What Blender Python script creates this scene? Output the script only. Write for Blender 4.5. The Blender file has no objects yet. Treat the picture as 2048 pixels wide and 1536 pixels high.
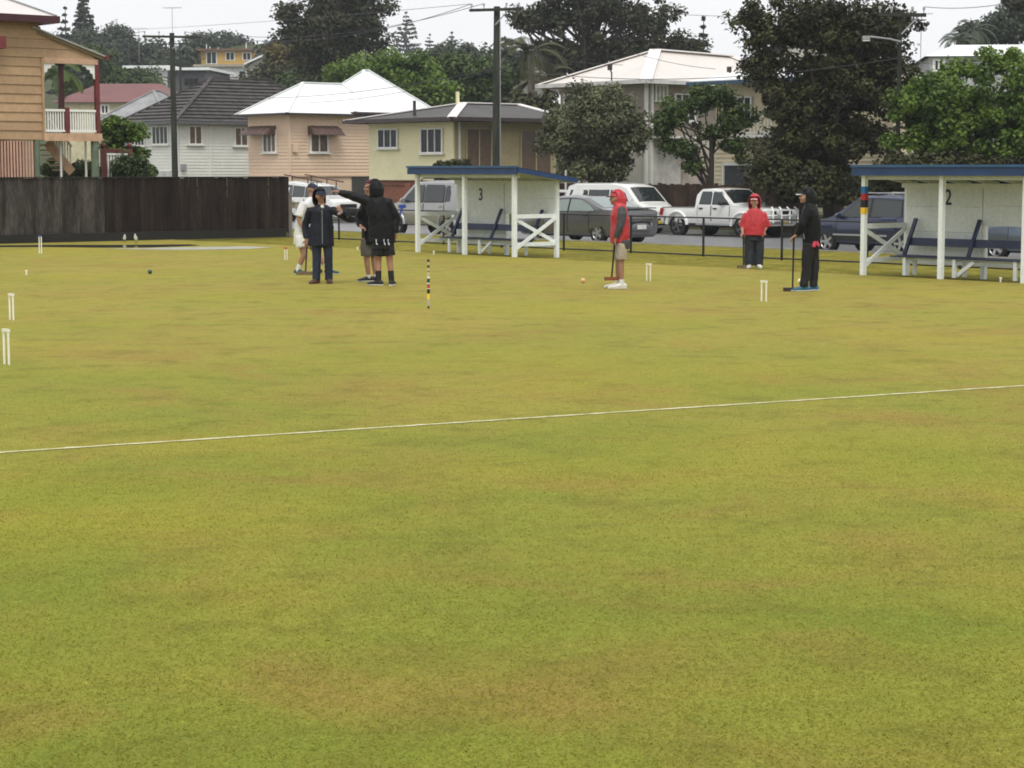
import bpy, bmesh, math, random
import numpy as np
from mathutils import Vector, Matrix, noise as mnoise
R = math.radians
random.seed(7); RNG = np.random.default_rng(7)
scene = bpy.context.scene
COL = scene.collection

# ---------------------------------------------------------------- camera, sky, sun, exposure
EYE, FPX, HORIZON = 2.1, 4000.0, 340.0        # eye height (m), focal length and horizon row for a 2048 px wide frame
PITCH = math.atan((768 - HORIZON) / FPX)
cam = bpy.data.cameras.new('camera')
cam.sensor_width = 36; cam.lens = 36 * FPX / 2048; cam.clip_start = 0.1; cam.clip_end = 5000
camo = bpy.data.objects.new('camera', cam); COL.objects.link(camo)
camo.location = (0, 0, EYE); camo.rotation_euler = (math.pi / 2 - PITCH, 0, 0)
scene.camera = camo

SUN_EL, SUN_AZ = R(58), R(174)                # overcast: high soft sun behind the camera
w = bpy.data.worlds.new('World'); scene.world = w; w.use_nodes = True
nt = w.node_tree; nt.nodes.clear()
sky = nt.nodes.new('ShaderNodeTexSky'); sky.sky_type = 'NISHITA'; sky.sun_disc = False
sky.sun_elevation = SUN_EL; sky.sun_rotation = SUN_AZ; sky.air_density = 1.5; sky.dust_density = 4
hs = nt.nodes.new('ShaderNodeHueSaturation'); hs.inputs['Saturation'].default_value = 0.12
mx = nt.nodes.new('ShaderNodeMix'); mx.data_type = 'RGBA'; mx.inputs[0].default_value = 0.86
tc = nt.nodes.new('ShaderNodeTexCoord'); mp = nt.nodes.new('ShaderNodeMapping'); mp.inputs['Scale'].default_value = (1, 1, 3)
cn = nt.nodes.new('ShaderNodeTexNoise'); cn.inputs['Scale'].default_value = 1.6; cn.inputs['Detail'].default_value = 4
cr = nt.nodes.new('ShaderNodeValToRGB')
cr.color_ramp.elements[0].position = 0.3; cr.color_ramp.elements[0].color = (8.9, 9.0, 9.3, 1)
cr.color_ramp.elements[1].position = 0.75; cr.color_ramp.elements[1].color = (10.2, 10.2, 10.2, 1)
bg = nt.nodes.new('ShaderNodeBackground'); bg.inputs['Strength'].default_value = 0.1
wo = nt.nodes.new('ShaderNodeOutputWorld')
L = nt.links.new
L(sky.outputs[0], hs.inputs['Color']); L(hs.outputs[0], mx.inputs[6])
L(tc.outputs['Generated'], mp.inputs[0]); L(mp.outputs[0], cn.inputs['Vector']); L(cn.outputs[0], cr.inputs[0])
L(cr.outputs[0], mx.inputs[7]); L(mx.outputs[2], bg.inputs[0]); L(bg.outputs[0], wo.inputs[0])

sl = bpy.data.lights.new('sun', 'SUN'); sl.energy = 1.5; sl.angle = R(25); sl.color = (1.0, 0.97, 0.92)
so = bpy.data.objects.new('sun', sl); COL.objects.link(so)
sd = Vector((math.sin(SUN_AZ) * math.cos(SUN_EL), math.cos(SUN_AZ) * math.cos(SUN_EL), math.sin(SUN_EL)))
so.rotation_euler = sd.to_track_quat('Z', 'Y').to_euler(); so.location = (0, -10, 40)

vs = scene.view_settings
scene.display_settings.display_device = 'sRGB'
vs.view_transform = 'Standard'; vs.look = 'None'; vs.exposure = 0.24; vs.gamma = 1; vs.use_curve_mapping = False
scene.cycles.max_bounces = 6; scene.cycles.diffuse_bounces = 3; scene.cycles.glossy_bounces = 3
scene.cycles.transmission_bounces = 4; scene.cycles.volume_bounces = 0; scene.cycles.transparent_max_bounces = 8
scene.cycles.use_denoising = True
scene.cycles.volume_step_rate = 10; scene.cycles.filter_width = 1.8

# ---------------------------------------------------------------- survey helpers (photo pixel -> place)
FW = Vector((0, math.cos(PITCH), -math.sin(PITCH))); UPV = Vector((0, math.sin(PITCH), math.cos(PITCH)))
def ray(px, py): return Vector(((px - 1024) / FPX, 0, 0)) + UPV * (-(py - 768) / FPX) + FW
def G(px, py, z=0.0):
    r = ray(px, py); k = (z - EYE) / r.z; return Vector((0, 0, EYE)) + r * k
def D(px, py, y):
    r = ray(px, py); k = y / r.y; return Vector((0, 0, EYE)) + r * k
E0 = Vector((-2.42, 51.5, 0)); U = Vector((0.6428, -0.766, 0)); N = Vector((0.766, 0.6428, 0))   # lawn edge / street directions
UA = math.atan2(U.y, U.x)
def S(t, o, z=0.0): return E0 + U * t + N * o + Vector((0, 0, z))
def TO(p): q = Vector((p[0], p[1], 0)) - E0; return q.dot(U), q.dot(N)
def t_at(o, px):                      # position along the street, at offset o, seen at column px
    k = (px - 1024) / FPX; a = E0 + N * o
    return (k * a.y - a.x) / (U.x - k * U.y)
def run(C, d, px):                    # distance from C along d to column px
    k = (px - 1024) / FPX; return (k * C.y - C.x) / (d.x - k * d.y)
def zat(p, py):                       # height at plan position p seen at row py
    r = ray(1024, py); return EYE + r.z * p[1] / r.y
def sstep(a, b, x): x = min(1, max(0, (x - a) / (b - a))); return x * x * (3 - 2 * x)
def TZ(x, y):                         # lie of the land
    t, o = TO((x, y)); r = o - 21
    if r <= 0: return 0.0
    hill = 0.00165 * max(0, min(r, 108) - 4) ** 2 + (0.05 * min(120, r - 108) if r > 108 else 0)
    return 0.45 * sstep(0, 6, r) + 0.018 * min(r, 150) + hill * (1 - 0.80 * sstep(-0.10, 0.02, x / max(1, y)))

# ---------------------------------------------------------------- materials
MATS = {}
def M(name, col, rough=0.6, spec=0.35, metal=0.0, var=0.18, scale=3.0, detail=5, stretch=(1, 1, 1), col2=None, bump=0.0, bscale=60, rnd=0.0, trans=0.0, coat=0.0, fine=0.0):
    if name in MATS: return MATS[name]
    m = bpy.data.materials.new(name); m.use_nodes = True; n = m.node_tree.nodes; l = m.node_tree.links.new
    b = n['Principled BSDF']; b.inputs['Roughness'].default_value = rough; b.inputs['Metallic'].default_value = metal
    b.inputs['Specular IOR Level'].default_value = spec; b.inputs['Coat Weight'].default_value = coat; b.inputs['Coat Roughness'].default_value = 0.05
    g = n.new('ShaderNodeNewGeometry'); mp = n.new('ShaderNodeMapping'); mp.inputs['Scale'].default_value = stretch
    l(g.outputs['Position'], mp.inputs[0])
    t = n.new('ShaderNodeTexNoise'); t.inputs['Scale'].default_value = scale; t.inputs['Detail'].default_value = detail; t.inputs['Roughness'].default_value = 0.65
    l(mp.outputs[0], t.inputs['Vector'])
    r = n.new('ShaderNodeValToRGB'); c2 = col2 or tuple(min(1, c * (1 + var)) for c in col); c1 = col if col2 else tuple(c * (1 - var) for c in col)
    r.color_ramp.elements[0].position = 0.33; r.color_ramp.elements[0].color = (*c1, 1)
    r.color_ramp.elements[1].position = 0.67; r.color_ramp.elements[1].color = (*c2, 1)
    l(t.outputs[0], r.inputs[0]); out = r.outputs[0]
    if rnd:
        oi = n.new('ShaderNodeObjectInfo'); mr = n.new('ShaderNodeMapRange'); mr.inputs[3].default_value = 1 - rnd; mr.inputs[4].default_value = 1 + rnd
        l(oi.outputs['Random'], mr.inputs[0]); mm = n.new('ShaderNodeMix'); mm.data_type = 'RGBA'; mm.blend_type = 'MULTIPLY'; mm.inputs[0].default_value = 1
        l(out, mm.inputs[6]); l(mr.outputs[0], mm.inputs[7]); out = mm.outputs[2]
    if fine:
        t3 = n.new('ShaderNodeTexNoise'); t3.inputs['Scale'].default_value = scale * 9; t3.inputs['Detail'].default_value = 3; l(mp.outputs[0], t3.inputs['Vector'])
        mr = n.new('ShaderNodeMapRange'); mr.inputs[1].default_value = 0.3; mr.inputs[2].default_value = 0.7; mr.inputs[3].default_value = 1 - fine; mr.inputs[4].default_value = 1 + fine
        l(t3.outputs[0], mr.inputs[0]); mm = n.new('ShaderNodeMix'); mm.data_type = 'RGBA'; mm.blend_type = 'MULTIPLY'; mm.inputs[0].default_value = 1
        l(out, mm.inputs[6]); l(mr.outputs[0], mm.inputs[7]); out = mm.outputs[2]
    l(out, b.inputs['Base Color'])
    if bump:
        t2 = n.new('ShaderNodeTexNoise'); t2.inputs['Scale'].default_value = bscale; t2.inputs['Detail'].default_value = 4; l(mp.outputs[0], t2.inputs['Vector'])
        bp = n.new('ShaderNodeBump'); bp.inputs['Strength'].default_value = bump; bp.inputs['Distance'].default_value = 0.02
        l(t2.outputs[0], bp.inputs['Height']); l(bp.outputs[0], b.inputs['Normal'])
    MATS[name] = m; return m
def leafmat(name, dark, light, trans=0.25, rough=0.5, spec=0.3):
    """foliage: leaf colour varies leaf by leaf (attribute) and branch by branch (noise)"""
    if name in MATS: return MATS[name]
    m = bpy.data.materials.new(name); m.use_nodes = True; n = m.node_tree.nodes; l = m.node_tree.links.new
    b = n['Principled BSDF']; b.inputs['Roughness'].default_value = rough; b.inputs['Specular IOR Level'].default_value = spec
    at = n.new('ShaderNodeAttribute'); at.attribute_name = 'tint'
    g = n.new('ShaderNodeNewGeometry'); t = n.new('ShaderNodeTexNoise'); t.inputs['Scale'].default_value = 0.9; t.inputs['Detail'].default_value = 3
    l(g.outputs['Position'], t.inputs['Vector'])
    a = n.new('ShaderNodeMath'); a.operation = 'MULTIPLY_ADD'; a.inputs[1].default_value = 0.55; l(t.outputs[0], a.inputs[0])
    a2 = n.new('ShaderNodeMath'); a2.operation = 'MULTIPLY'; a2.inputs[1].default_value = 0.55; l(at.outputs['Fac'], a2.inputs[0]); l(a2.outputs[0], a.inputs[2])
    r = n.new('ShaderNodeValToRGB'); r.color_ramp.elements[0].position = 0.25; r.color_ramp.elements[0].color = (*dark, 1)
    r.color_ramp.elements[1].position = 0.85; r.color_ramp.elements[1].color = (*light, 1)
    l(a.outputs[0], r.inputs[0]); l(r.outputs[0], b.inputs['Base Color'])
    tr = n.new('ShaderNodeBsdfTranslucent'); l(r.outputs[0], tr.inputs[0])
    ms = n.new('ShaderNodeMixShader'); ms.inputs[0].default_value = trans
    l(b.outputs[0], ms.inputs[1]); l(tr.outputs[0], ms.inputs[2]); l(ms.outputs[0], n['Material Output'].inputs[0])
    MATS[name] = m; return m

# ---------------------------------------------------------------- objects
def props(o, label=None, cat=None, group=None, kind=None):
    if label: o['label'] = label
    if cat: o['category'] = cat
    if group: o['group'] = group
    if kind: o['kind'] = kind
    return o
def thing(name, label, cat, loc=(0, 0, 0), rotz=0.0, group=None):
    o = bpy.data.objects.new(name, None); COL.objects.link(o); o.empty_display_size = 0.2
    o.location = loc; o.rotation_euler = (0, 0, rotz); return props(o, label, cat, group)
def mesh_obj(name, me, mats, parent=None, kind=None):
    for m in (mats if isinstance(mats, (list, tuple)) else [mats]): me.materials.append(m)
    o = bpy.data.objects.new(name, me); COL.objects.link(o)
    if parent is not None: o.parent = parent
    if kind: o['kind'] = kind
    return o
def copy_tree(o, parent=None):
    c = o.copy(); COL.objects.link(c)
    if parent is not None: c.parent = parent
    for ch in o.children: copy_tree(ch, c)
    return c
def inst(o, parent, loc=None, rot=None, scale=None):
    c = o.copy(); COL.objects.link(c); c.parent = parent
    if loc is not None: c.location = loc
    if rot is not None: c.rotation_euler = rot
    if scale is not None: c.scale = scale
    return c
class MB:
    def __init__(s): s.v = []; s.f = []; s.mi = []; s.m = 0
    def add(s, vs, fs):
        k = len(s.v); s.v += [tuple(p) for p in vs]; s.f += [tuple(k + i for i in f) for f in fs]; s.mi += [s.m] * len(fs); return s
    def box(s, c, d, rz=0.0, rot=None):
        x, y, z = d[0] / 2, d[1] / 2, d[2] / 2
        P = [Vector(p) for p in ((-x, -y, -z), (x, -y, -z), (x, y, -z), (-x, y, -z), (-x, -y, z), (x, -y, z), (x, y, z), (-x, y, z))]
        m = rot if rot is not None else Matrix.Rotation(rz, 3, 'Z'); c = Vector(c)
        return s.add([m @ p + c for p in P], [(3, 2, 1, 0), (4, 5, 6, 7), (0, 1, 5, 4), (1, 2, 6, 5), (2, 3, 7, 6), (3, 0, 4, 7)])
    def beam(s, a, b, w, h, up=(0, 0, 1)):
        a = Vector(a); b = Vector(b); d = (b - a).normalized(); up = Vector(up)
        if abs(d.dot(up)) > 0.98: up = Vector((1, 0, 0)) if abs(d.x) < 0.9 else Vector((0, 1, 0))
        r = d.cross(up).normalized(); q = r.cross(d).normalized()
        P = []
        for e in (a, b):
            for i, j in ((-1, -1), (1, -1), (1, 1), (-1, 1)): P.append(e + r * (w / 2 * i) + q * (h / 2 * j))
        return s.add(P, [(0, 1, 2, 3), (7, 6, 5, 4), (4, 5, 1, 0), (5, 6, 2, 1), (6, 7, 3, 2), (7, 4, 0, 3)])
    def tube(s, pts, rad, n=8, cap=True, flat=1.0):
        pts = [Vector(p) for p in pts]; rad = list(rad) if isinstance(rad, (list, tuple)) else [rad] * len(pts)
        t0 = (pts[1] - pts[0]).normalized(); a = t0.orthogonal().normalized(); V = []
        for i, p in enumerate(pts):
            t = (pts[min(i + 1, len(pts) - 1)] - pts[max(i - 1, 0)]).normalized()
            a = (a - t * a.dot(t)).normalized(); b = t.cross(a)
            for k in range(n):
                th = 2 * math.pi * k / n; V.append(p + a * (math.cos(th) * rad[i]) + b * (math.sin(th) * rad[i] * flat))
        Fs = []
        for i in range(len(pts) - 1):
            for k in range(n): Fs.append((i * n + k, i * n + (k + 1) % n, (i + 1) * n + (k + 1) % n, (i + 1) * n + k))
        if cap: Fs.append(tuple(range(n - 1, -1, -1))); Fs.append(tuple((len(pts) - 1) * n + k for k in range(n)))
        return s.add(V, Fs)
    def rings(s, rs, n=16, power=2.0):
        """loft of ellipses: (centre, axis a, axis b)"""
        V = []
        for c, a, b in rs:
            c = Vector(c); a = Vector(a); b = Vector(b)
            for k in range(n):
                th = 2 * math.pi * k / n; ct, st = math.cos(th), math.sin(th)
                e = 2 / power; V.append(c + a * (math.copysign(abs(ct) ** e, ct)) + b * (math.copysign(abs(st) ** e, st)))
        Fs = []
        for i in range(len(rs) - 1):
            for k in range(n): Fs.append((i * n + k, i * n + (k + 1) % n, (i + 1) * n + (k + 1) % n, (i + 1) * n + k))
        Fs.append(tuple(range(n - 1, -1, -1))); Fs.append(tuple((len(rs) - 1) * n + k for k in range(n)))
        return s.add(V, Fs)
    def ball(s, c, r, nu=14, nv=9, rot=None, fn=None):
        c = Vector(c); r = Vector(r) if not isinstance(r, (int, float)) else Vector((r, r, r)); V = []
        for j in range(nv + 1):
            ph = math.pi * j / nv
            for i in range(nu):
                th = 2 * math.pi * i / nu; d = Vector((math.sin(ph) * math.cos(th), math.sin(ph) * math.sin(th), math.cos(ph)))
                p = Vector((d.x * r.x, d.y * r.y, d.z * r.z))
                if fn: p = fn(d, p)
                if rot is not None: p = rot @ p
                V.append(c + p)
        Fs = [(j * nu + i, (j + 1) * nu + i, (j + 1) * nu + (i + 1) % nu, j * nu + (i + 1) % nu) for j in range(nv) for i in range(nu)]
        return s.add(V, Fs)
    def prism(s, poly, ext):
        poly = [Vector(p) for p in poly]; ext = Vector(ext); n = len(poly)
        return s.add(poly + [p + ext for p in poly], [tuple(range(n - 1, -1, -1)), tuple(range(n, 2 * n))] + [(i, (i + 1) % n, n + (i + 1) % n, n + i) for i in range(n)])
    def mesh(s, name='mesh', smooth=None, weld=False):
        me = bpy.data.meshes.new(name); me.from_pydata(s.v, [], s.f); me.polygons.foreach_set('material_index', s.mi)
        if weld:
            bm = bmesh.new(); bm.from_mesh(me); bmesh.ops.remove_doubles(bm, verts=bm.verts, dist=1e-4); bmesh.ops.recalc_face_normals(bm, faces=bm.faces); bm.to_mesh(me); bm.free()
        me.update()
        if smooth is not None: me.shade_smooth(); me.set_sharp_from_angle(angle=R(smooth))
        return me
    def build(s, name, mats, parent=None, smooth=None, kind=None, weld=False):
        return mesh_obj(name, s.mesh(name, smooth, weld), mats, parent, kind)
def bake(o):
    """apply the modifiers"""
    dg = bpy.context.evaluated_depsgraph_get(); dg.update(); me = bpy.data.meshes.new_from_object(o.evaluated_get(dg))
    o.modifiers.clear(); o.data = me; return o
def quads_mesh(name, P, tint=None):
    """P: (n,4,3) array of quads"""
    n = len(P); me = bpy.data.meshes.new(name)
    me.vertices.add(n * 4); me.vertices.foreach_set('co', P.reshape(-1).astype(np.float32))
    me.loops.add(n * 4); me.loops.foreach_set('vertex_index', np.arange(n * 4, dtype=np.int32))
    me.polygons.add(n); me.polygons.foreach_set('loop_start', np.arange(0, n * 4, 4, dtype=np.int32))
    me.update(calc_edges=True)
    if tint is not None:
        a = me.attributes.new('tint', 'FLOAT', 'POINT'); a.data.foreach_set('value', np.repeat(tint, 4).astype(np.float32))
    return me
# ---------------------------------------------------------------- ground, road, lawn
def lawn_material():
    m = bpy.data.materials.new('lawn_grass'); m.use_nodes = True; n = m.node_tree.nodes; l = m.node_tree.links.new
    b = n['Principled BSDF']; b.inputs['Roughness'].default_value = 0.85; b.inputs['Specular IOR Level'].default_value = 0.05
    g = n.new('ShaderNodeNewGeometry')
    def noi(scale, det, rough=0.6, dist=0.0, loc=(0, 0, 0), st=(1, 1, 1)):
        mp = n.new('ShaderNodeMapping'); mp.inputs['Location'].default_value = loc; mp.inputs['Scale'].default_value = st; l(g.outputs['Position'], mp.inputs[0])
        t = n.new('ShaderNodeTexNoise'); t.inputs['Scale'].default_value = scale; t.inputs['Detail'].default_value = det; t.inputs['Roughness'].default_value = rough; t.inputs['Distortion'].default_value = dist
        l(mp.outputs[0], t.inputs['Vector']); return t.outputs[0]
    def rng(x, a, b_, c=0.0, d=1.0):
        r = n.new('ShaderNodeMapRange'); r.inputs[1].default_value = a; r.inputs[2].default_value = b_; r.inputs[3].default_value = c; r.inputs[4].default_value = d; l(x, r.inputs[0]); return r.outputs[0]
    def mix(f, a, b_, mode='MIX'):
        x = n.new('ShaderNodeMix'); x.data_type = 'RGBA'; x.blend_type = mode
        if isinstance(f, float): x.inputs[0].default_value = f
        else: l(f, x.inputs[0])
        for v, i in ((a, 6), (b_, 7)):
            if isinstance(v, tuple): x.inputs[i].default_value = (*v, 1)
            else: l(v, x.inputs[i])
        return x.outputs[2]
    sep = n.new('ShaderNodeSeparateXYZ'); l(g.outputs['Position'], sep.inputs[0])
    far = rng(sep.outputs[1], 9, 30)
    base = mix(far, (0.268, 0.262, 0.044), (0.318, 0.264, 0.060))
    green = mix(far, (0.186, 0.228, 0.034), (0.276, 0.262, 0.050))
    c = mix(rng(noi(0.30, 5, 0.6, 0.6), 0.38, 0.62), base, green)
    c = mix(rng(noi(0.55, 5, 0.62, 0.8, (13, 4, 0)), 0.49, 0.69, 0, 0.76), c, (0.285, 0.198, 0.055))
    c = mix(rng(noi(1.7, 5, 0.65, 0.3, (3, 9, 0)), 0.50, 0.74, 0, 0.68), c, (0.145, 0.138, 0.030))
    c = mix(rng(noi(4.2, 4, 0.7, 0.2, (7, 1, 0)), 0.56, 0.82, 0, 0.5), c, (0.14, 0.14, 0.022))
    c = mix(rng(noi(0.23, 3, 0.5, 0.2, (40, 2, 0)), 0.5, 0.7, 0, 0.35), c, (0.31, 0.29, 0.03))
    c = mix(1.0, c, rng(noi(9, 5, 0.7), 0.3, 0.7, 0.87, 1.13), 'MULTIPLY')
    c = mix(1.0, c, rng(noi(48, 4, 0.75), 0.3, 0.7, 0.70, 1.28), 'MULTIPLY')
    c = mix(rng(noi(38, 3, 0.7, 0, (5, 5, 5)), 0.60, 0.72, 0, 0.6), c, (0.055, 0.066, 0.008))
    l(c, b.inputs['Base Color'])
    bp = n.new('ShaderNodeBump'); bp.inputs['Strength'].default_value = 0.5; bp.inputs['Distance'].default_value = 0.02
    l(noi(60, 5, 0.7), bp.inputs['Height']); l(bp.outputs[0], b.inputs['Normal'])
    return m
LAWN = lawn_material()
VERGE = M('verge_grass', (0.125, 0.12, 0.018), 0.95, 0.04, var=0.3, scale=1.2, col2=(0.25, 0.215, 0.038), bump=0.5, bscale=40, fine=0.3)
FARGRASS = M('far_grass', (0.035, 0.05, 0.02), 0.9, 0.15, col2=(0.08, 0.085, 0.03), scale=0.5, fine=0.2)
ASPH = M('wet_asphalt', (0.16, 0.16, 0.165), 0.32, 0.5, col2=(0.21, 0.21, 0.215), scale=0.8, fine=0.15, bump=0.15, bscale=120)
CONC = M('kerb_concrete', (0.30, 0.29, 0.27), 0.7, var=0.2, scale=2, fine=0.15)
WHITEPAINT = M('white_paint', (0.74, 0.75, 0.71), 0.45, 0.4, var=0.06, scale=2.5, fine=0.07, rnd=0.03)

def strip(name, t0, t1, nt_, os_, zf, mat, kind='structure'):
    ts = np.linspace(t0, t1, nt_) if not isinstance(nt_, (list, np.ndarray)) else nt_
    V = []; Fs = []; k = len(os_)
    for t in ts:
        for o in os_:
            p = S(t, o); V.append((p.x, p.y, zf(p.x, p.y, t, o)))
    for i in range(len(ts) - 1):
        for j in range(k - 1): Fs.append((i * k + j, (i + 1) * k + j, (i + 1) * k + j + 1, i * k + j + 1))
    mb = MB(); mb.add(V, Fs); o = mb.build(name, mat, kind=kind, smooth=40); return o
EDGE_Z = -0.05
strip('lawn', -60, 90, 2, [-110, -1, 0.0], lambda x, y, t, o: 0.0, LAWN)
mb = MB(); mb.add([S(-60, 0.0, 0.0), S(90, 0.0, 0.0), S(90, 0.03, EDGE_Z), S(-60, 0.03, EDGE_Z)], [(0, 1, 2, 3)])
mb.build('lawn_edge', VERGE, kind='structure')
strip('verge', -60, 90, 60, [0.03, 2, 4, 6, 8, 9.45], lambda x, y, t, o: EDGE_Z + 0.03 * mnoise.noise((x * .4, y * .4, 0)) * (0.3 < o < 9), VERGE)
for nm, o in (('kerb', 9.45), ('kerb', 19.55)):
    mb = MB(); a = S(-260, o + 0.075, -0.12); b = S(90, o + 0.075, -0.12); mb.beam(a, b, 0.15, 0.2); mb.build(nm, CONC, kind='structure')
strip('road', -260, 90, 2, [9.60, 14.5, 19.55], lambda x, y, t, o: -0.15 + (0.06 if o == 14.5 else 0), ASPH)
os_ = [19.70, 20.4, 21, 22, 23.5, 25, 27, 30, 35, 40, 50, 60, 75, 90, 105, 120, 129, 150, 200, 300, 450]
strip('terrain', -420, 300, 60, os_, lambda x, y, t, o: (-0.04 if o < 20 else TZ(x, y)), FARGRASS)
strip('terrain_behind_fence', -420, -60, 30, [-110, -40, 9.45], lambda x, y, t, o: -0.055, FARGRASS)
bpy.data.objects['terrain_behind_fence'].name = 'ground'

# chalk boundary line across the near lawn
LINE = M('chalk_line', (0.40, 0.37, 0.16), 0.9, 0.05, scale=7, detail=8, col2=(0.74, 0.72, 0.50), fine=0.2)
a = G(-120, 913.5); b = G(2170, 764); d = (b - a).normalized(); nrm = Vector((-d.y, d.x, 0)); n_ = 260; V = []; Fs = []
for i in range(n_ + 1):
    p = a.lerp(b, i / n_); wv = 0.007 * mnoise.noise(p * 2.1) ; w1 = 0.030 + 0.016 * mnoise.noise(p * 7.3); w2 = 0.030 + 0.016 * mnoise.noise(p * 6.1 + Vector((9, 9, 9)))
    for q in (p + nrm * (wv + w1), p + nrm * (wv - w2)): V.append((q.x, q.y, 0.005))
for i in range(n_):
    Fs.append((2 * i, 2 * i + 1, 2 * i + 3, 2 * i + 2))
mb = MB(); mb.add(V, Fs); mb.build('boundary_line', LINE, kind='structure')

# short grass blades on the near lawn (thins out with distance)
def near_grass():
    n = 220000; y = 6.2 + 22 * (1 - (1 - RNG.random(n)) ** 0.34); x = (RNG.random(n) - 0.5) * (0.57 * y)
    a = RNG.random(n) * 2 * math.pi; h = (0.004 + 0.007 * RNG.random(n)) ; wd = 0.0016 + 0.0016 * RNG.random(n)
    clump = np.array([0.0])  # uniform cover
    lean = 1.0 + 2.0 * RNG.random(n); b = RNG.random(n) * 2 * math.pi
    P = np.zeros((n, 4, 3)); dx, dy = np.cos(a) * wd, np.sin(a) * wd; lx, ly = np.cos(b) * h * lean, np.sin(b) * h * lean
    P[:, 0] = np.stack([x - dx, y - dy, 0 * x - 0.002], 1); P[:, 1] = np.stack([x + dx, y + dy, 0 * x - 0.002], 1)
    P[:, 2] = np.stack([x + lx + dx * .2, y + ly + dy * .2, h], 1); P[:, 3] = np.stack([x + lx - dx * .2, y + ly - dy * .2, h], 1)
    me = quads_mesh('grass', P, RNG.random(n))
    mesh_obj('grass', me, leafmat('grass_blades', (0.18, 0.18, 0.022), (0.36, 0.33, 0.06), 0.3, 0.7, 0.05), kind='stuff')
near_grass()

# standing water along the foot of the paling fence
WATER = M('rain_water', (0.05, 0.05, 0.035), 0.04, 0.5, var=0.1)
def puddle(pxs, mat=WATER):
    V = [G(x, y, 0) + Vector((0, 0, 0.006)) for x, y in pxs]; mb = MB(); mb.add(V, [tuple(range(len(V)))]); mb.build('puddle', mat, kind='structure')
puddle([(-80, 489), (0, 491), (120, 490), (260, 490), (380, 489), (400, 491), (360, 493), (300, 495), (200, 495.5), (90, 494), (-80, 495)])
puddle([(205, 497), (290, 496.5), (350, 495), (430, 494), (500, 493), (545, 495), (500, 498), (420, 499.5), (350, 500), (270, 499)], M('pale_strip', (.30, .29, .23), .5, .3, col2=(.42, .41, .34), scale=3, fine=.1))  # second patch, paler and rougher than the first
# ---------------------------------------------------------------- vegetation
BARK = M('dark_bark', (0.055, 0.045, 0.035), 0.9, 0.2, var=0.35, scale=5, stretch=(1, 1, .25), bump=0.6, bscale=25)
GREYBARK = M('grey_bark', (0.16, 0.14, 0.12), 0.9, 0.2, var=0.35, scale=4, stretch=(1, 1, .25), bump=0.6, bscale=25)
def leaves(blobs, n_clumps, per, clump_r, leaf, shell=0.55, droop=0.0, aspect=1.6, rng=None):
    """leaf quads in branch clumps spread over ellipsoid blobs; returns quads, tints, clump centres"""
    rng = rng or RNG
    leaf *= .70; per = int(per * 1.55); clump_r *= .92
    vol = np.array([b[1][0] * b[1][1] * b[1][2] for b in blobs]) ** (2 / 3); pick = rng.choice(len(blobs), n_clumps, p=vol / vol.sum())
    C = np.array([b[0] for b in blobs])[pick]; Rd = np.array([b[1] for b in blobs])[pick]
    d = rng.normal(size=(n_clumps, 3)); d /= np.linalg.norm(d, axis=1)[:, None]; low = d[:, 2] < -0.35; d[low, 2] *= 0.5
    r = (shell + (1 - shell) * rng.random(n_clumps)) * (0.85 + 0.3 * rng.random(n_clumps))
    cc = C + d * Rd * r[:, None]; cr = clump_r * (0.6 + 0.8 * rng.random(n_clumps))
    k = np.repeat(np.arange(n_clumps), per); n = len(k)
    e = rng.normal(size=(n, 3)); e /= np.linalg.norm(e, axis=1)[:, None]; rr = rng.random(n) ** 0.45
    p = cc[k] + e * (cr[k] * rr)[:, None] * np.array([1, 1, 0.75])
    p[:, 2] -= droop * rr * rng.random(n) * cr[k]
    nrm = 0.55 * e + 0.5 * rng.normal(size=(n, 3)) + np.array([0, 0, 0.55]); nrm /= np.linalg.norm(nrm, axis=1)[:, None]
    a = np.cross(nrm, rng.normal(size=(n, 3))); a /= np.linalg.norm(a, axis=1)[:, None]; b = np.cross(nrm, a)
    sz = leaf * (0.6 + 0.8 * rng.random(n)); A = a * (sz * aspect / 2)[:, None]; B = b * (sz / 2)[:, None]
    P = np.stack([p - A, p - 0.1 * A - B, p + A, p - 0.1 * A + B], 1)
    ct = rng.random(n_clumps); tint = 0.6 * ct[k] + 0.4 * rng.random(n)
    return P, tint, cc
def limbs(mb, base, targets, r0, top, bend=0.25, n=5):
    base = Vector(base); top = Vector(top)
    pts = [base, base.lerp(top, .35) + Vector((random.uniform(-bend, bend), random.uniform(-bend, bend), 0)), base.lerp(top, .7) + Vector((random.uniform(-bend, bend), 0, 0)), top]
    mb.tube(pts, [r0 * 1.25, r0, r0 * .75, r0 * .5], 10)
    for tg in targets:
        tg = Vector(tg); f = random.uniform(.3, .95); st = base.lerp(top, f) if f < .9 else top
        st = pts[1].lerp(pts[2], min(1, max(0, (f - .35) / .35))) if f < .7 else pts[2].lerp(pts[3], (f - .7) / .3)
        mid = st.lerp(tg, .5) + Vector((random.uniform(-.2, .2), random.uniform(-.2, .2), random.uniform(-.1, .35))) * (tg - st).length * .3
        rr = r0 * .42 * (1.2 - f * .6); mb.tube([st, mid, tg], [rr, rr * .7, rr * .3], 6)
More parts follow.
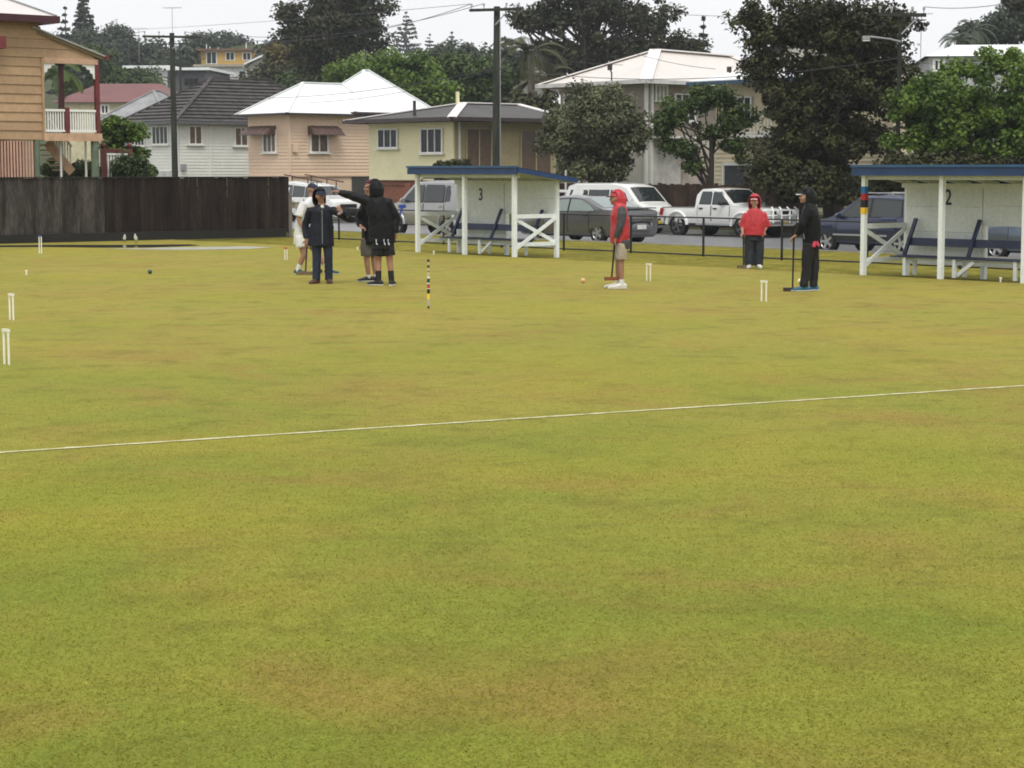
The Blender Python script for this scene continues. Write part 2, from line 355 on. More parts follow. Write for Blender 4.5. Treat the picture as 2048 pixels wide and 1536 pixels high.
def tree(name, label, base, blobs, mat, n_clumps, per, clump_r, leaf, trunk_r=0.2, bark=BARK, shell=.55, droop=0, aspect=1.6, nlimb=10, group=None, cat='tree', top=None, crown='crown', trunkname='trunk'):
    """blobs in world coordinates; the thing's empty stands at the trunk foot"""
    base = Vector(base); T = thing(name, label, cat, base, 0, group)
    bl = [((Vector(b[0]) - base), b[1]) for b in blobs]
    P, tint, cc = leaves(bl, n_clumps, per, clump_r, leaf, shell, droop, aspect)
    zmin = 0.02; P[:, :, 2] = np.maximum(P[:, :, 2], zmin)
    mesh_obj(crown, quads_mesh(crown, P, tint), mat, T)
    mb = MB(); ctr = sum((Vector(b[0]) for b in bl), Vector()) / len(bl)
    tp = Vector(top) - base if top is not None else Vector((ctr.x * .6, ctr.y * .6, ctr.z * 1.0))
    idx = RNG.choice(len(cc), min(nlimb, len(cc)), replace=False); limbs(mb, (0, 0, -0.15), [cc[i] for i in idx], trunk_r, tp); mb.build(trunkname, bark, T, smooth=60)
    return T
def pb(px, py, y, rx, rz, ry=None):
    """blob from the photo: centre px,py at plan depth y, radii in pixels"""
    s = y / FPX; return (tuple(D(px, py, y)), (rx * s, (ry if ry is not None else (rx + rz) / 2) * s, rz * s))
def foot(px, y):
    x = (px - 1024) / FPX * y; return (x, y, TZ(x, y))
def palm(name, label, base, h, fr, mat, nf=16, tr=0.14, group=None, lean=(0, 0), droop=1.0):
    T = thing(name, label, 'palm tree', base, random.random() * 6, group)
    mb = MB(); mb.tube([(0, 0, -.1), (lean[0] * .4, lean[1] * .4, h * .5), (lean[0], lean[1], h)], [tr * 1.3, tr, tr * .9], 8); mb.build('trunk', GREYBARK, T, smooth=60)
    Q = []; tn = []
    for i in range(nf):
        az = i * 2.399 + random.uniform(-.2, .2); el = R(random.uniform(5, 75)); Lh = fr * random.uniform(.85, 1.1)
        d = Vector((math.cos(az), math.sin(az), 0)); p = Vector((lean[0], lean[1], h)); e = el; stp = Lh / 14; pts = []
        for k in range(15): pts.append(p.copy()); p = p + (d * math.cos(e) + Vector((0, 0, math.sin(e)))) * stp; e -= R(9 * droop)
        sd = Vector((-d.y, d.x, 0)); tt = random.random()
        for k in range(14):
            a, b = pts[k], pts[k + 1]; r = .02; Q.append([a - sd * r, b - sd * r, b + sd * r, a + sd * r]); tn.append(tt)
            if k >= 2:
                for f in (0, .5):
                    c = a.lerp(b, f); ll = fr * .22 * math.sin(math.pi * (k + f) / 15) + .05
                    for sg in (-1, 1):
                        dr = (sd * sg * .8 + (b - a).normalized() * .5 + Vector((0, 0, -.35))).normalized() * ll; w_ = (b - a).normalized() * (fr * .014)
                        Q.append([c - w_, c + dr * .5 - w_ * 1.2, c + dr, c + dr * .5 + w_ * 1.2]); tn.append(tt)
    mesh_obj('fronds', quads_mesh('fronds', np.array([[list(v) for v in q] for q in Q]), np.array(tn)), mat, T, 'stuff'); return T
def araucaria(name, label, base, h, r, mat, group=None, tiers=16, sparse=1.0):
    T = thing(name, label, 'pine tree', base, random.random() * 6, group)
    mb = MB(); mb.tube([(0, 0, -.2), (0, 0, h * .5), (0, 0, h)], [h * .016, h * .011, h * .002], 8); mb.build('trunk', BARK, T, smooth=60)
    Ps = []; Ts = []
    for i in range(tiers):
        f = i / (tiers - 1); z = h * (.22 + .77 * f); rr = r * (1 - f) ** .8 * (.85 + .3 * random.random()) + .02 * r
        for k in range(7 if f < .7 else 5):
            az = k * 2 * math.pi / 7 + i * .5 + random.uniform(-.2, .2)
            if random.random() > sparse: continue
            m = max(8, int(70 * rr / r)); s_ = RNG.random(m) ** .7; rad = rr * s_
            c = np.stack([np.cos(az) * rad, np.sin(az) * rad, z + rad * .12 - 0 * rad], 1) + RNG.normal(size=(m, 3)) * rr * np.array([.07, .07, .05])
            nn = RNG.normal(size=(m, 3)) + np.array([0, 0, .8]); nn /= np.linalg.norm(nn, axis=1)[:, None]; a = np.cross(nn, RNG.normal(size=(m, 3))); a /= np.linalg.norm(a, axis=1)[:, None]; b = np.cross(nn, a)
            sz = h * .016 * (.6 + .8 * RNG.random(m)); A = a * sz[:, None] * 1.2; B = b * sz[:, None] * .7
            Ps.append(np.stack([c - A, c - B, c + A, c + B], 1)); Ts.append(np.full(m, random.random()))
    mesh_obj('crown', quads_mesh('crown', np.concatenate(Ps), np.concatenate(Ts)), mat, T); return T

LF_DARK = leafmat('dark_leaves', (0.006, 0.008, 0.003), (0.078, 0.080, 0.026), 0.06, .55, .2)
LF_GUM = leafmat('gum_leaves', (0.018, 0.022, 0.012), (0.09, 0.092, 0.045), 0.12, .55, .2)
LF_MID = leafmat('mid_leaves', (0.022, 0.042, 0.012), (0.10, 0.15, 0.032), 0.2)
LF_BRIGHT = leafmat('bright_leaves', (0.018, 0.046, 0.007), (0.18, 0.275, 0.042), 0.25, .5, .25)
LF_OLIVE = leafmat('olive_leaves', (0.026, 0.032, 0.013), (0.20, 0.215, 0.105), 0.15)
LF_FAR = leafmat('far_leaves', (0.028, 0.042, 0.026), (0.085, 0.105, 0.06), 0.15)
LF_RED = leafmat('rusty_leaves', (0.06, 0.05, 0.018), (0.20, 0.16, 0.05), 0.2)

def build_trees():
    # street trees across the road
    y = 79; tree('bushy_tree', 'bushy grey-green rounded tree behind the white van', foot(1188, y), [pb(1190, 262, y, 98, 78), pb(1165, 215, y, 50, 42), pb(1215, 205, y, 45, 42), pb(1130, 270, y, 50, 60), pb(1250, 265, y, 48, 62), pb(1190, 330, y, 85, 40)], LF_OLIVE, 300, 105, 0.46, 0.10, 0.16, droop=.7, shell=.5, nlimb=8, aspect=2.4)
    y = 74; b = foot(1432, y)
    tree('spreading_tree', 'small open tree with a forked visible trunk, standing left of the huge dark tree', b,
         [pb(1345, 228, y, 36, 34), pb(1395, 205, y, 34, 28), pb(1440, 200, y, 38, 32), pb(1475, 240, y, 38, 38), pb(1370, 300, y, 22, 22), pb(1420, 262, y, 34, 26), pb(1468, 285, y, 28, 24), pb(1330, 255, y, 22, 34), pb(1335, 290, y, 18, 20), pb(1485, 318, y, 18, 22), pb(1392, 330, y, 16, 18)], LF_MID, 170, 62, 0.36, 0.12, 0.13, shell=.2, nlimb=16, top=D(1422, 262, y))
    y = 69
    tree('large_dark_tree', 'huge dark-leaved tree, its crown reaching past the top of the picture', foot(1672, y),
         [pb(1665, 60, y, 120, 90), pb(1560, 60, y, 75, 70), pb(1770, 70, y, 80, 85), pb(1530, 130, y, 45, 60), pb(1660, 190, y, 150, 70), pb(1590, 265, y, 85, 80), pb(1700, 280, y, 125, 90), pb(1620, 345, y, 110, 50), pb(1790, 170, y, 60, 60), pb(1500, 30, y, 34, 38), pb(1660, 125, y, 110, 45), pb(1760, 130, y, 70, 50), pb(1590, 180, y, 60, 50), pb(1730, 370, y, 90, 40), pb(1545, 330, y, 50, 60)], LF_DARK, 680, 80, 0.46, 0.13, 0.34, shell=.25, nlimb=40)
    y = 64
    tree('leafy_tree', 'bright green full-crowned tree rising behind the shelter numbered 2', foot(1950, y),
         [pb(1960, 215, y, 130, 100), pb(1870, 225, y, 85, 75), pb(2040, 180, y, 120, 85), pb(1830, 270, y, 48, 60), pb(1990, 280, y, 140, 70), pb(2110, 250, y, 100, 100), pb(1900, 310, y, 90, 45)], LF_BRIGHT, 300, 125, 0.44, 0.13, 0.26, shell=.72, nlimb=14)
    y = 67
    tree('shrub', 'dark low shrub thicket under the huge dark tree', foot(1585, y), [pb(1560, 365, y, 50, 50), pb(1620, 375, y, 60, 45), pb(1530, 350, y, 30, 40), pb(1680, 385, y, 60, 40)], LF_DARK, 120, 70, .4, .12, .05, cat='shrub', nlimb=6, trunkname='stem', crown='foliage')
    y = 60
    tree('shrub', 'dark bush between the huge tree and the bright green tree', foot(1840, y), [pb(1800, 350, y, 60, 50), pb(1900, 355, y, 70, 45), pb(2000, 360, y, 80, 45), pb(2090, 350, y, 60, 50)], LF_DARK, 150, 70, .4, .12, .05, cat='shrub', nlimb=6, trunkname='stem', crown='foliage')
    # behind the houses
    y = 150
    tree('gum_tree', 'tall dark gum tree with ragged crown left of centre, above the white hip roof', foot(665, y), [pb(665, 30, y, 85, 70), pb(600, 60, y, 50, 55), pb(725, 40, y, 55, 70), pb(650, 100, y, 85, 45), pb(575, 30, y, 24, 22), pb(700, -30, y, 60, 50), pb(620, 130, y, 55, 30), pb(745, 95, y, 40, 35)], LF_GUM, 330, 60, 0.85, 0.25, 0.5, shell=.3, nlimb=34)
    y = 122
    tree('poinciana', 'broad fresh green tree behind the white pyramid roof', foot(790, y), [pb(780, 150, y, 105, 38), pb(720, 150, y, 70, 30), pb(860, 185, y, 48, 30), pb(800, 190, y, 110, 40), pb(690, 175, y, 50, 35)], LF_BRIGHT, 240, 80, 0.75, 0.22, 0.25, shell=.55, nlimb=10)
    y = 128
    tree('dense_tree', 'dense dark green tree left of the middle power pole', foot(940, y), [pb(930, 165, y, 75, 55), pb(985, 175, y, 70, 60), pb(900, 140, y, 40, 30), pb(1020, 190, y, 50, 50)], LF_MID, 260, 70, 0.8, 0.22, 0.25, shell=.5, nlimb=10)
    y = 135
    tree('gum_tree', 'tall open dark gum tree with forked black limbs above the beige roof', foot(1150, y),
         [pb(1120, 30, y, 70, 55), pb(1210, 20, y, 80, 60), pb(1290, 40, y, 75, 60), pb(1060, 40, y, 45, 40), pb(1170, 100, y, 90, 50), pb(1260, 100, y, 80, 45), pb(1330, 90, y, 60, 35), pb(1100, 120, y, 60, 50), pb(1180, -40, y, 100, 50), pb(1390, 95, y, 35, 20), pb(1090, 175, y, 40, 40)], LF_GUM, 430, 55, 0.75, 0.23, 0.5, shell=.25, nlimb=50)
    y = 118
    palm('palm_tree', 'drooping palm beside the middle power pole, under the gum tree', foot(1062, y), zat((0, y), 110) - foot(1062, y)[2], 2.9, LF_DARK, 18, .22)
    palm('palm_tree', 'dark palm with hanging fronds left of the beige roof', foot(1095, y + 4), zat((0, y), 150) - foot(1095, y)[2], 2.4, LF_DARK, 18, .22)
    y = 160
    araucaria('conifer', 'small pointed conifer above the beige roof ridge', foot(1402, y), zat((0, y), 34) - foot(1402, y)[2], 1.2, LF_FAR, tiers=14)
    # upper right corner
    y = 150
    tree('dense_tree', 'dark tree behind the white roof in the upper right corner', foot(2000, y), [pb(1990, 60, y, 55, 35), pb(2050, 50, y, 60, 50), pb(1950, 75, y, 30, 24)], LF_FAR, 180, 60, 0.85, 0.25, .3, shell=.5, nlimb=8)
    palm('palm_tree', 'palm rising over the white roof at the upper right', foot(1935, y - 6), zat((0, y), 66) - foot(1935, y)[2], 2.2, LF_FAR, 16, .18)
    palm('palm_tree', 'palm with arching fronds left of its neighbour over the white roof', foot(1905, y - 12), zat((0, y), 88) - foot(1905, y)[2], 1.8, LF_FAR, 14, .16)
    y = 110; tree('overhanging_tree', 'tree whose leafy tip hangs into the top right corner', foot(2075, y), [pb(2035, 3, y, 28, 16), pb(2090, -20, y, 50, 40), pb(2100, 40, y, 40, 60)], LF_GUM, 80, 60, .6, .2, .2, shell=.4, nlimb=10)
    # far hillside
    y = 270
    far = [('hill_tree', 'hazy blue-green tree beside the orange house roof', 165, 110, 70, 60), ('hill_tree', 'hazy dark tree on the skyline left of the left power pole', 232, 92, 50, 52),
           ('hill_tree', 'round hazy tree on the skyline behind the left power pole', 300, 120, 60, 42), ('hill_tree', 'low hazy trees filling the slope left of the yellow flats', 345, 145, 50, 40),
           ('hill_tree', 'hazy tree behind the roof of the yellow flats', 430, 85, 75, 26), ('hill_tree', 'hazy tree on the slope behind the red roof', 215, 150, 70, 40),
           ('hill_tree', 'low hazy tree right of the yellow flats', 560, 105, 40, 24), ('hill_tree', 'low hazy tree on the slope just left of the yellow flats', 368, 118, 18, 22)]
    for nm, lb, cx, cy, rx, rz in far:
        yy = y + random.uniform(-25, 25) if cx != 430 else 300
        tree(nm, lb, foot(cx, yy), [pb(cx, cy, yy, rx * .8, rz * .8), pb(cx - rx * .45, cy + rz * .2, yy, rx * .5, rz * .6), pb(cx + rx * .45, cy + rz * .25, yy, rx * .5, rz * .55), pb(cx, cy + rz * .6, yy, rx * .8, rz * .5)], LF_FAR, 130, 45, 1.5, 0.42, .4, shell=.55, nlimb=6)
    araucaria('norfolk_pine', 'tall tapering Norfolk pine rising out of the top of the picture beside the orange house', foot(180, 265), zat((0, 265), -25) - foot(180, 265)[2], 2.6, LF_FAR, tiers=24, sparse=.9)
    araucaria('hoop_pine', 'short broad pine left of the tall Norfolk pine', foot(143, 255), zat((0, 255), 14) - foot(143, 255)[2], 2.3, LF_FAR, tiers=13, sparse=.8)
    for cx, top, r_, lb in ((815, 24, 5.2, 'pale hazy pine, largest of the skyline pines right of the tall gum tree'), (862, 68, 3.6, 'pale hazy pine, middle of the skyline pines'), (905, 64, 3.8, 'pale hazy pine nearest the middle power pole')):
        yy = 440; araucaria('hoop_pine', lb, foot(cx, yy), zat((0, yy), top) - foot(cx, yy)[2], r_, LF_FAR, tiers=15, sparse=.8)
    y = 178
    tree('hill_tree', 'olive leafy tree in front of the small white gabled house', foot(560, y), [pb(555, 150, y, 50, 28), pb(590, 165, y, 48, 30), pb(515, 160, y, 28, 20)], LF_OLIVE, 110, 60, 1.0, .3, .25, shell=.5, nlimb=6)
    tree('hill_tree', 'rusty brown leafy tree left of the tall gum tree', foot(570, y + 8), [pb(565, 105, y, 38, 16), pb(590, 118, y, 42, 20)], LF_RED, 70, 60, 1.0, .3, .25, shell=.5, nlimb=6)
    y = 190
    tree('hill_tree', 'dark green tree below the grey flat-roofed house', foot(275, y), [pb(265, 165, y, 60, 28), pb(225, 165, y, 40, 28), pb(170, 120, y, 60, 26)], LF_MID, 120, 60, 1.0, .3, .25, shell=.5, nlimb=6)
    palm('palm_tree', 'palm in front of the grey flat-roofed house', foot(318, 185), zat((0, 185), 165) - foot(318, 185)[2], 2.0, LF_MID, 16, .15)
    for i, (cx, cy, rx, rz, yy, lb) in enumerate(((620, 165, 60, 28, 165, 'dark tree low behind the tiled roof, below the tall gum tree'), (1000, 130, 60, 40, 170, 'hazy tree behind the middle power pole'), (905, 110, 60, 26, 200, 'hazy tree under the skyline pines'), (1060, 235, 50, 40, 112, 'dark bush at the left end of the beige roof'), (1370, 130, 60, 26, 165, 'dark tree along the ridge of the beige roof'))):
        tree('hill_tree', lb, foot(cx, yy), [pb(cx, cy, yy, rx, rz), pb(cx + rx * .4, cy + rz * .4, yy, rx * .7, rz * .7), pb(cx - rx * .4, cy + rz * .4, yy, rx * .7, rz * .7)], (LF_MID, LF_FAR, LF_FAR, LF_DARK, LF_GUM)[i], 110, 60, .9, .27, .2, shell=.5, nlimb=5)
    # round the orange house
    y = 66
    tree('shrub', 'yellow-green leafy shrub right of the orange house verandah', foot(238, y), [pb(235, 262, y, 28, 26), pb(262, 268, y, 26, 22), pb(225, 295, y, 20, 20), pb(275, 305, y, 18, 14)], LF_BRIGHT, 70, 60, .28, .12, .05, cat='shrub', nlimb=8, trunkname='stem', crown='foliage')
    y = 63.5
    tree('shrub', 'dense rounded green bush showing over the paling fence', foot(262, y), [pb(262, 338, y, 44, 24), pb(225, 345, y, 30, 18), pb(290, 348, y, 22, 18), pb(255, 375, y, 55, 20)], LF_MID, 110, 70, .26, .10, .05, cat='shrub', nlimb=6, trunkname='stem', crown='foliage')
    tree('shrub', 'green shrub in the shade under the verandah', foot(165, 66), [pb(170, 345, 66, 30, 20), pb(105, 335, 66, 16, 28), pb(140, 365, 66, 50, 16)], LF_MID, 80, 60, .26, .10, .05, cat='shrub', nlimb=6, trunkname='stem', crown='foliage')
    palm('palm_tree', 'palm whose fronds show through the verandah opening', foot(128, 78), zat((0, 78), 150) - foot(128, 78)[2], 1.5, LF_MID, 14, .1)
    # low garden plant behind the shelter roof
    y = 86; tree('shrub', 'leafy shrub peeping over the roof of the shelter numbered 3', foot(893, y), [pb(893, 330, y, 22, 10), pb(880, 332, y, 10, 8), pb(925, 328, y, 14, 8), pb(893, 360, y, 24, 18)], LF_DARK, 50, 50, .22, .12, .03, cat='shrub', nlimb=5, trunkname='stem', crown='foliage')
build_trees()
# ---------------------------------------------------------------- houses
ROOFWHITE = M('white_roof_sheet', (0.80, 0.83, 0.82), 0.35, 0.5, var=0.03, scale=.6, bump=0.15, bscale=8)
ROOFBEIGE = M('beige_roof_sheet', (0.68, 0.635, 0.59), 0.4, 0.4, var=0.04, scale=.5, fine=.03)
ROOFCAP = M('pale_ridge_cap', (0.80, 0.76, 0.74), 0.45, 0.4, var=.04)
ROOFGREY = M('charcoal_roof_sheet', (0.052, 0.048, 0.045), 0.5, 0.22, var=.25, scale=.7, fine=.15)
TILE = M('dark_roof_tile', (0.035, 0.031, 0.03), 0.6, 0.25, col2=(0.095, 0.086, 0.082), scale=2.2, fine=.25)
ROOFIRON = M('old_roof_iron', (0.22, 0.225, 0.225), 0.5, 0.3, col2=(0.36, 0.365, 0.365), scale=1.2, fine=.1)
ROOFRED = M('red_roof_sheet', (0.14, 0.045, 0.042), 0.5, 0.3, col2=(0.19, 0.072, 0.068), scale=.6)
GLASS = M('window_glass', (0.02, 0.023, 0.026), 0.12, 0.22, var=.2)
CURTAIN = M('brown_blind', (0.13, 0.085, 0.055), 0.35, 0.5, var=.2)
TRIMW = M('white_trim', (0.78, 0.78, 0.74), 0.5, 0.4, var=.05, fine=.04)
MAROON = M('maroon_paint', (0.13, 0.022, 0.022), 0.4, 0.4, var=.2, rnd=.1)
DARKTRIM = M('dark_trim', (0.05, 0.035, 0.035), 0.4, 0.4, var=.2)
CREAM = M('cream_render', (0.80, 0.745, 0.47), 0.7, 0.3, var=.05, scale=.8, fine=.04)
CREAMSHADE = M('cream_wall_eave_shade', (0.42, 0.35, 0.20), 0.7, 0.3, var=.1, scale=.8, fine=.06)  # cream render darkened in its colour for shade under the wide eave
SALMON = M('salmon_weatherboard', (0.72, 0.54, 0.39), 0.6, 0.3, var=.05, scale=1, fine=.05)
OFFWHITE = M('offwhite_weatherboard', (0.72, 0.72, 0.66), 0.6, 0.3, var=.05, scale=1, fine=.05)
ORANGE = M('ochre_weatherboard', (0.36, 0.238, 0.135), 0.55, 0.25, col2=(0.44, 0.295, 0.17), scale=1.1, fine=.08, rnd=.07)
BRICK = M('red_brick', (0.17, 0.065, 0.04), 0.8, 0.25, col2=(0.29, 0.12, 0.075), scale=7, fine=.2, bump=.4)
CREAMBOARD = M('cream_weatherboard', (0.66, 0.58, 0.40), 0.6, 0.3, var=.06)
def win(parent, O, d, n, u0, u1, z0, z1, panes=2, frame=TRIMW, glass=GLASS, sill=True, name='window', fw=.06, proud=.06):
    """window on a wall: frame with its jambs and mullions, a pane between each pair, a sill"""
    O, d, n = Vector(O), Vector(d), Vector(n); Z = Vector((0, 0, 1)); P = lambda u, z, k: O + d * u + Z * (z - O.z) + n * k
    mb = MB(); us = [u0 + (u1 - u0) * i / panes for i in range(panes + 1)]
    for i, u in enumerate(us): mb.beam(P(u, z0, proud / 2), P(u, z1, proud / 2), fw if 0 < i < panes else fw * 1.4, proud, up=n)
    mb.beam(P(u0 - fw * .7, z1 + fw * .5, proud / 2), P(u1 + fw * .7, z1 + fw * .5, proud / 2), proud + .006, fw); mb.beam(P(u0 - fw * .7, z0 - fw * .5, proud / 2), P(u1 + fw * .7, z0 - fw * .5, proud / 2), proud + .006, fw)
    fr = mb.build(name, frame, parent)
    for i in range(panes):
        q = MB(); a, b = us[i] + fw * .5, us[i + 1] - fw * .5
        q.beam(P(a, (z0 + z1) / 2, .017), P(b, (z0 + z1) / 2, .017), .014, z1 - z0); q.build('pane', glass, fr)
    if sill:
        q = MB(); q.beam(P(u0 - .16, z0 - fw - .035, .075), P(u1 + .16, z0 - fw - .035, .075), .15, .06); q.build('sill', frame, fr)
    return fr
def boards(name, parent, O, d, n, length, z0, z1, h, mat):
    """lapped weatherboards on one wall face"""
    O, d, n = Vector(O), Vector(d), Vector(n); mb = MB(); k = max(1, round((z1 - z0) / h)); h = (z1 - z0) / k
    for i in range(k):
        a, b = z0 + i * h, z0 + (i + 1) * h; q = [(0, a, .034), (length, a, .034), (length, b, .008), (0, b, .008)]
        V = [O + d * u + Vector((0, 0, z - O.z)) + n * p for u, z, p in q] + [O + d * u + Vector((0, 0, a - O.z)) + n * .004 for u in (0, length)]
        mb.add(V, [(0, 1, 2, 3), (4, 5, 1, 0)])
    return mb.build(name, mat, parent, kind='stuff')
class House:
    """street-aligned block: local x runs along the street, y away from it; the corner nearest the camera is the origin"""
    def __init__(s, name, label, o, pxc, pxl, pxr, cat='house'):
        t = t_at(o, pxc); s.C = S(t, o); s.gz = TZ(s.C.x, s.C.y); s.T = thing(name, label, cat, (s.C.x, s.C.y, s.gz), UA)
        s.a = run(s.C, -U, pxl); s.b = run(s.C, N, pxr)
    def fx(s, px): return -run(s.C, -U, px)                 # column -> local x on the front wall
    def sy(s, px): return run(s.C, N, px)                   # column -> local y on the side wall
    def fz(s, px, py): p = s.C - U * run(s.C, -U, px); return zat(p, py) - s.gz
    def sz(s, px, py): p = s.C + N * run(s.C, N, px); return zat(p, py) - s.gz
    def fwin(s, x0, x1, y0, y1, **k): xm = (x0 + x1) / 2; return win(s.T, (0, -.03, 0), (1, 0, 0), (0, -1, 0), s.fx(x0), s.fx(x1), s.fz(xm, y1), s.fz(xm, y0), **k)
    def swin(s, x0, x1, y0, y1, **k): xm = (x0 + x1) / 2; return win(s.T, (.03, 0, 0), (0, 1, 0), (1, 0, 0), s.sy(x0), s.sy(x1), s.sz(xm, y1), s.sz(xm, y0), **k)
    def wall(s, z0, z1, mat, name='wall', a=None, b=None, y0=0.0):
        a = a or s.a; b = b or s.b; return MB().box((-a / 2, (b + y0) / 2, (z0 + z1) / 2), (a, b - y0, z1 - z0)).build(name, mat, s.T)
def hip_roof(T, x0, x1, y0, y1, zE, ra, rb, mat, cap, gutter, name='roof', rows=0, th=.10, capw=.16):
    """hip roof over the eaves rectangle; ra, rb = ridge ends (x, y, z) with ra nearer the street"""
    ra, rb = Vector(ra), Vector(rb); A, B, C, Dd = Vector((x0, y0, zE)), Vector((x1, y0, zE)), Vector((x1, y1, zE)), Vector((x0, y1, zE)); mb = MB()
    slopes = [(A, B, ra, ra), (B, C, rb, ra), (C, Dd, rb, rb), (Dd, A, ra, rb)]
    for k, (p, q, r, s_) in enumerate(slopes):
        if rows and k < 2:
            up = (r - q).cross(p - q); up = up if up.z > 0 else -up; up.normalize()
            for i in range(rows):
                f0, f1 = i / rows, (i + 1.08) / rows
                e = [p.lerp(s_, f0) + up * .085, q.lerp(r, f0) + up * .085, q.lerp(r, min(1, f1)) + up * .005, p.lerp(s_, min(1, f1)) + up * .005]
                mb.add(e + [p.lerp(s_, f0) - up * .02, q.lerp(r, f0) - up * .02], [(0, 1, 2, 3), (4, 5, 1, 0)])
        else: mb.add([p, q, r] if r is s_ or (r - s_).length < 1e-4 else [p, q, r, s_], [(0, 1, 2) if (r - s_).length < 1e-4 else (0, 1, 2, 3)])
    z = Vector((0, 0, -.03)); mb.add([A + z, B + z, C + z, Dd + z], [(3, 2, 1, 0)])
    rf = mb.build(name, mat, T)
    for p, q in ((A, ra), (B, ra), (C, rb), (ra, rb)):
        if (p - q).length > .05:
            c = MB(); dz = Vector((0, 0, .035 + (.05 if rows else 0))); d = (q - p).normalized(); c.beam(p + dz, q + dz, capw, .05); c.build('ridge_cap', cap, rf)
    for p, q, off in ((A, B, (0, -.06, 0)), (B, C, (.06, 0, 0)), (Dd, A, (-.06, 0, 0))):
        g = MB(); o_ = Vector(off) + Vector((0, 0, -.035)); g.beam(p + o_, q + o_, .11, th); g.build('gutter', gutter, rf)
    return rf
def awning(H, face, px0, px1, pyt, pyb, outd=.65):
    """dark pressed-metal window hood"""
    pm = (px0 + px1) / 2
    if face == 'f': u0, u1, zt, zb = H.fx(px0), H.fx(px1), H.fz(pm, pyt), H.fz(pm, pyb); P = lambda u, z, k: (u, -.04 - k, z)
    else: u0, u1, zt, zb = H.sy(px0), H.sy(px1), H.sz(pm, pyt), H.sz(pm, pyb); P = lambda u, z, k: (.04 + k, u, z)
    mb = MB(); n = 9; zb -= .05
    for i in range(n):
        a, b = u0 + (u1 - u0) * i / n, u0 + (u1 - u0) * (i + 1) / n; h = .012 * (i % 2)
        mb.add([P(a, zt + h, 0), P(b, zt + h, 0), P(b, zt - (zt - zb) * .35 + h, outd * .55), P(a, zt - (zt - zb) * .35 + h, outd * .55), P(b, zb + h, outd), P(a, zb + h, outd)], [(0, 1, 2, 3), (3, 2, 4, 5)])
    for u in (u0, u1): mb.add([P(u, zt, 0), P(u, zt - (zt - zb) * .35, outd * .55), P(u, zb, outd), P(u, zb, 0)], [(0, 1, 2, 3)])
    mb.beam(P(u0 - .02, zb, outd), P(u1 + .02, zb, outd), .04, .05)
    return mb.build('awning', M('awning_metal', (0.10, 0.06, 0.05), .5, .4, var=.25, scale=4), H.T)

def house_cream():
    H = House('cream_house', 'pale yellow house with low charcoal roof and red brick base, behind the shelter numbered 3', 25, 905, 740, 1110); z0 = H.fz(905, 361); zt = H.fz(905, 243)
    H.wall(-.1, z0 - .003, BRICK, 'brick_base', H.a - .12, H.b, .12); H.wall(z0, zt, CREAM, 'wall')
    MB().box((.012, H.b / 2, (z0 + zt) / 2), (.02, H.b - .1, zt - z0 - .02)).build('side_wall_painted_shade', CREAMSHADE, H.T)  # thin sheet carrying the painted eave shade over the side face
    H.fwin(760, 798, 260, 294, panes=3); H.fwin(845, 887, 259, 304, panes=3)
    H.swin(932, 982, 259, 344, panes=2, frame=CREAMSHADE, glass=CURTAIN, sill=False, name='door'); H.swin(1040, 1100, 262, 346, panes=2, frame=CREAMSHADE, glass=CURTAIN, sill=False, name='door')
    MB().beam((.09, .35, z0), (.09, .35, zt), .08, .08).build('downpipe', TRIMW, H.T)
    MB().beam((.03, .03, z0), (.03, .03, zt), .1, .1).build('corner_post', CREAM, H.T)
    ov = .95; ra = D(930, 206, (H.C + N * (H.a / 2)).y)
    zr = H.fz(905, 243) + .15 + .17 * (H.a / 2 + ov)
    rf = hip_roof(H.T, -H.a - ov, ov, -ov * .8, H.b + .5, zt + .13, (-H.a / 2, H.a / 2, zr + .1), (-H.a / 2, H.b + .4, zr + .1), ROOFGREY, ROOFCAP, DARKTRIM, th=.18, capw=.42)
    MB().tube([(-H.a * .5, .3, zt + .3), (-H.a * .5, .3, zt + 1.02)], .075, 10).build('vent_pipe', DARKTRIM, rf)
    MB().box((-H.a * .45, H.b * .42, zr + .25), (.12, .12, .75)).build('chimney', CREAM, rf)
    return H
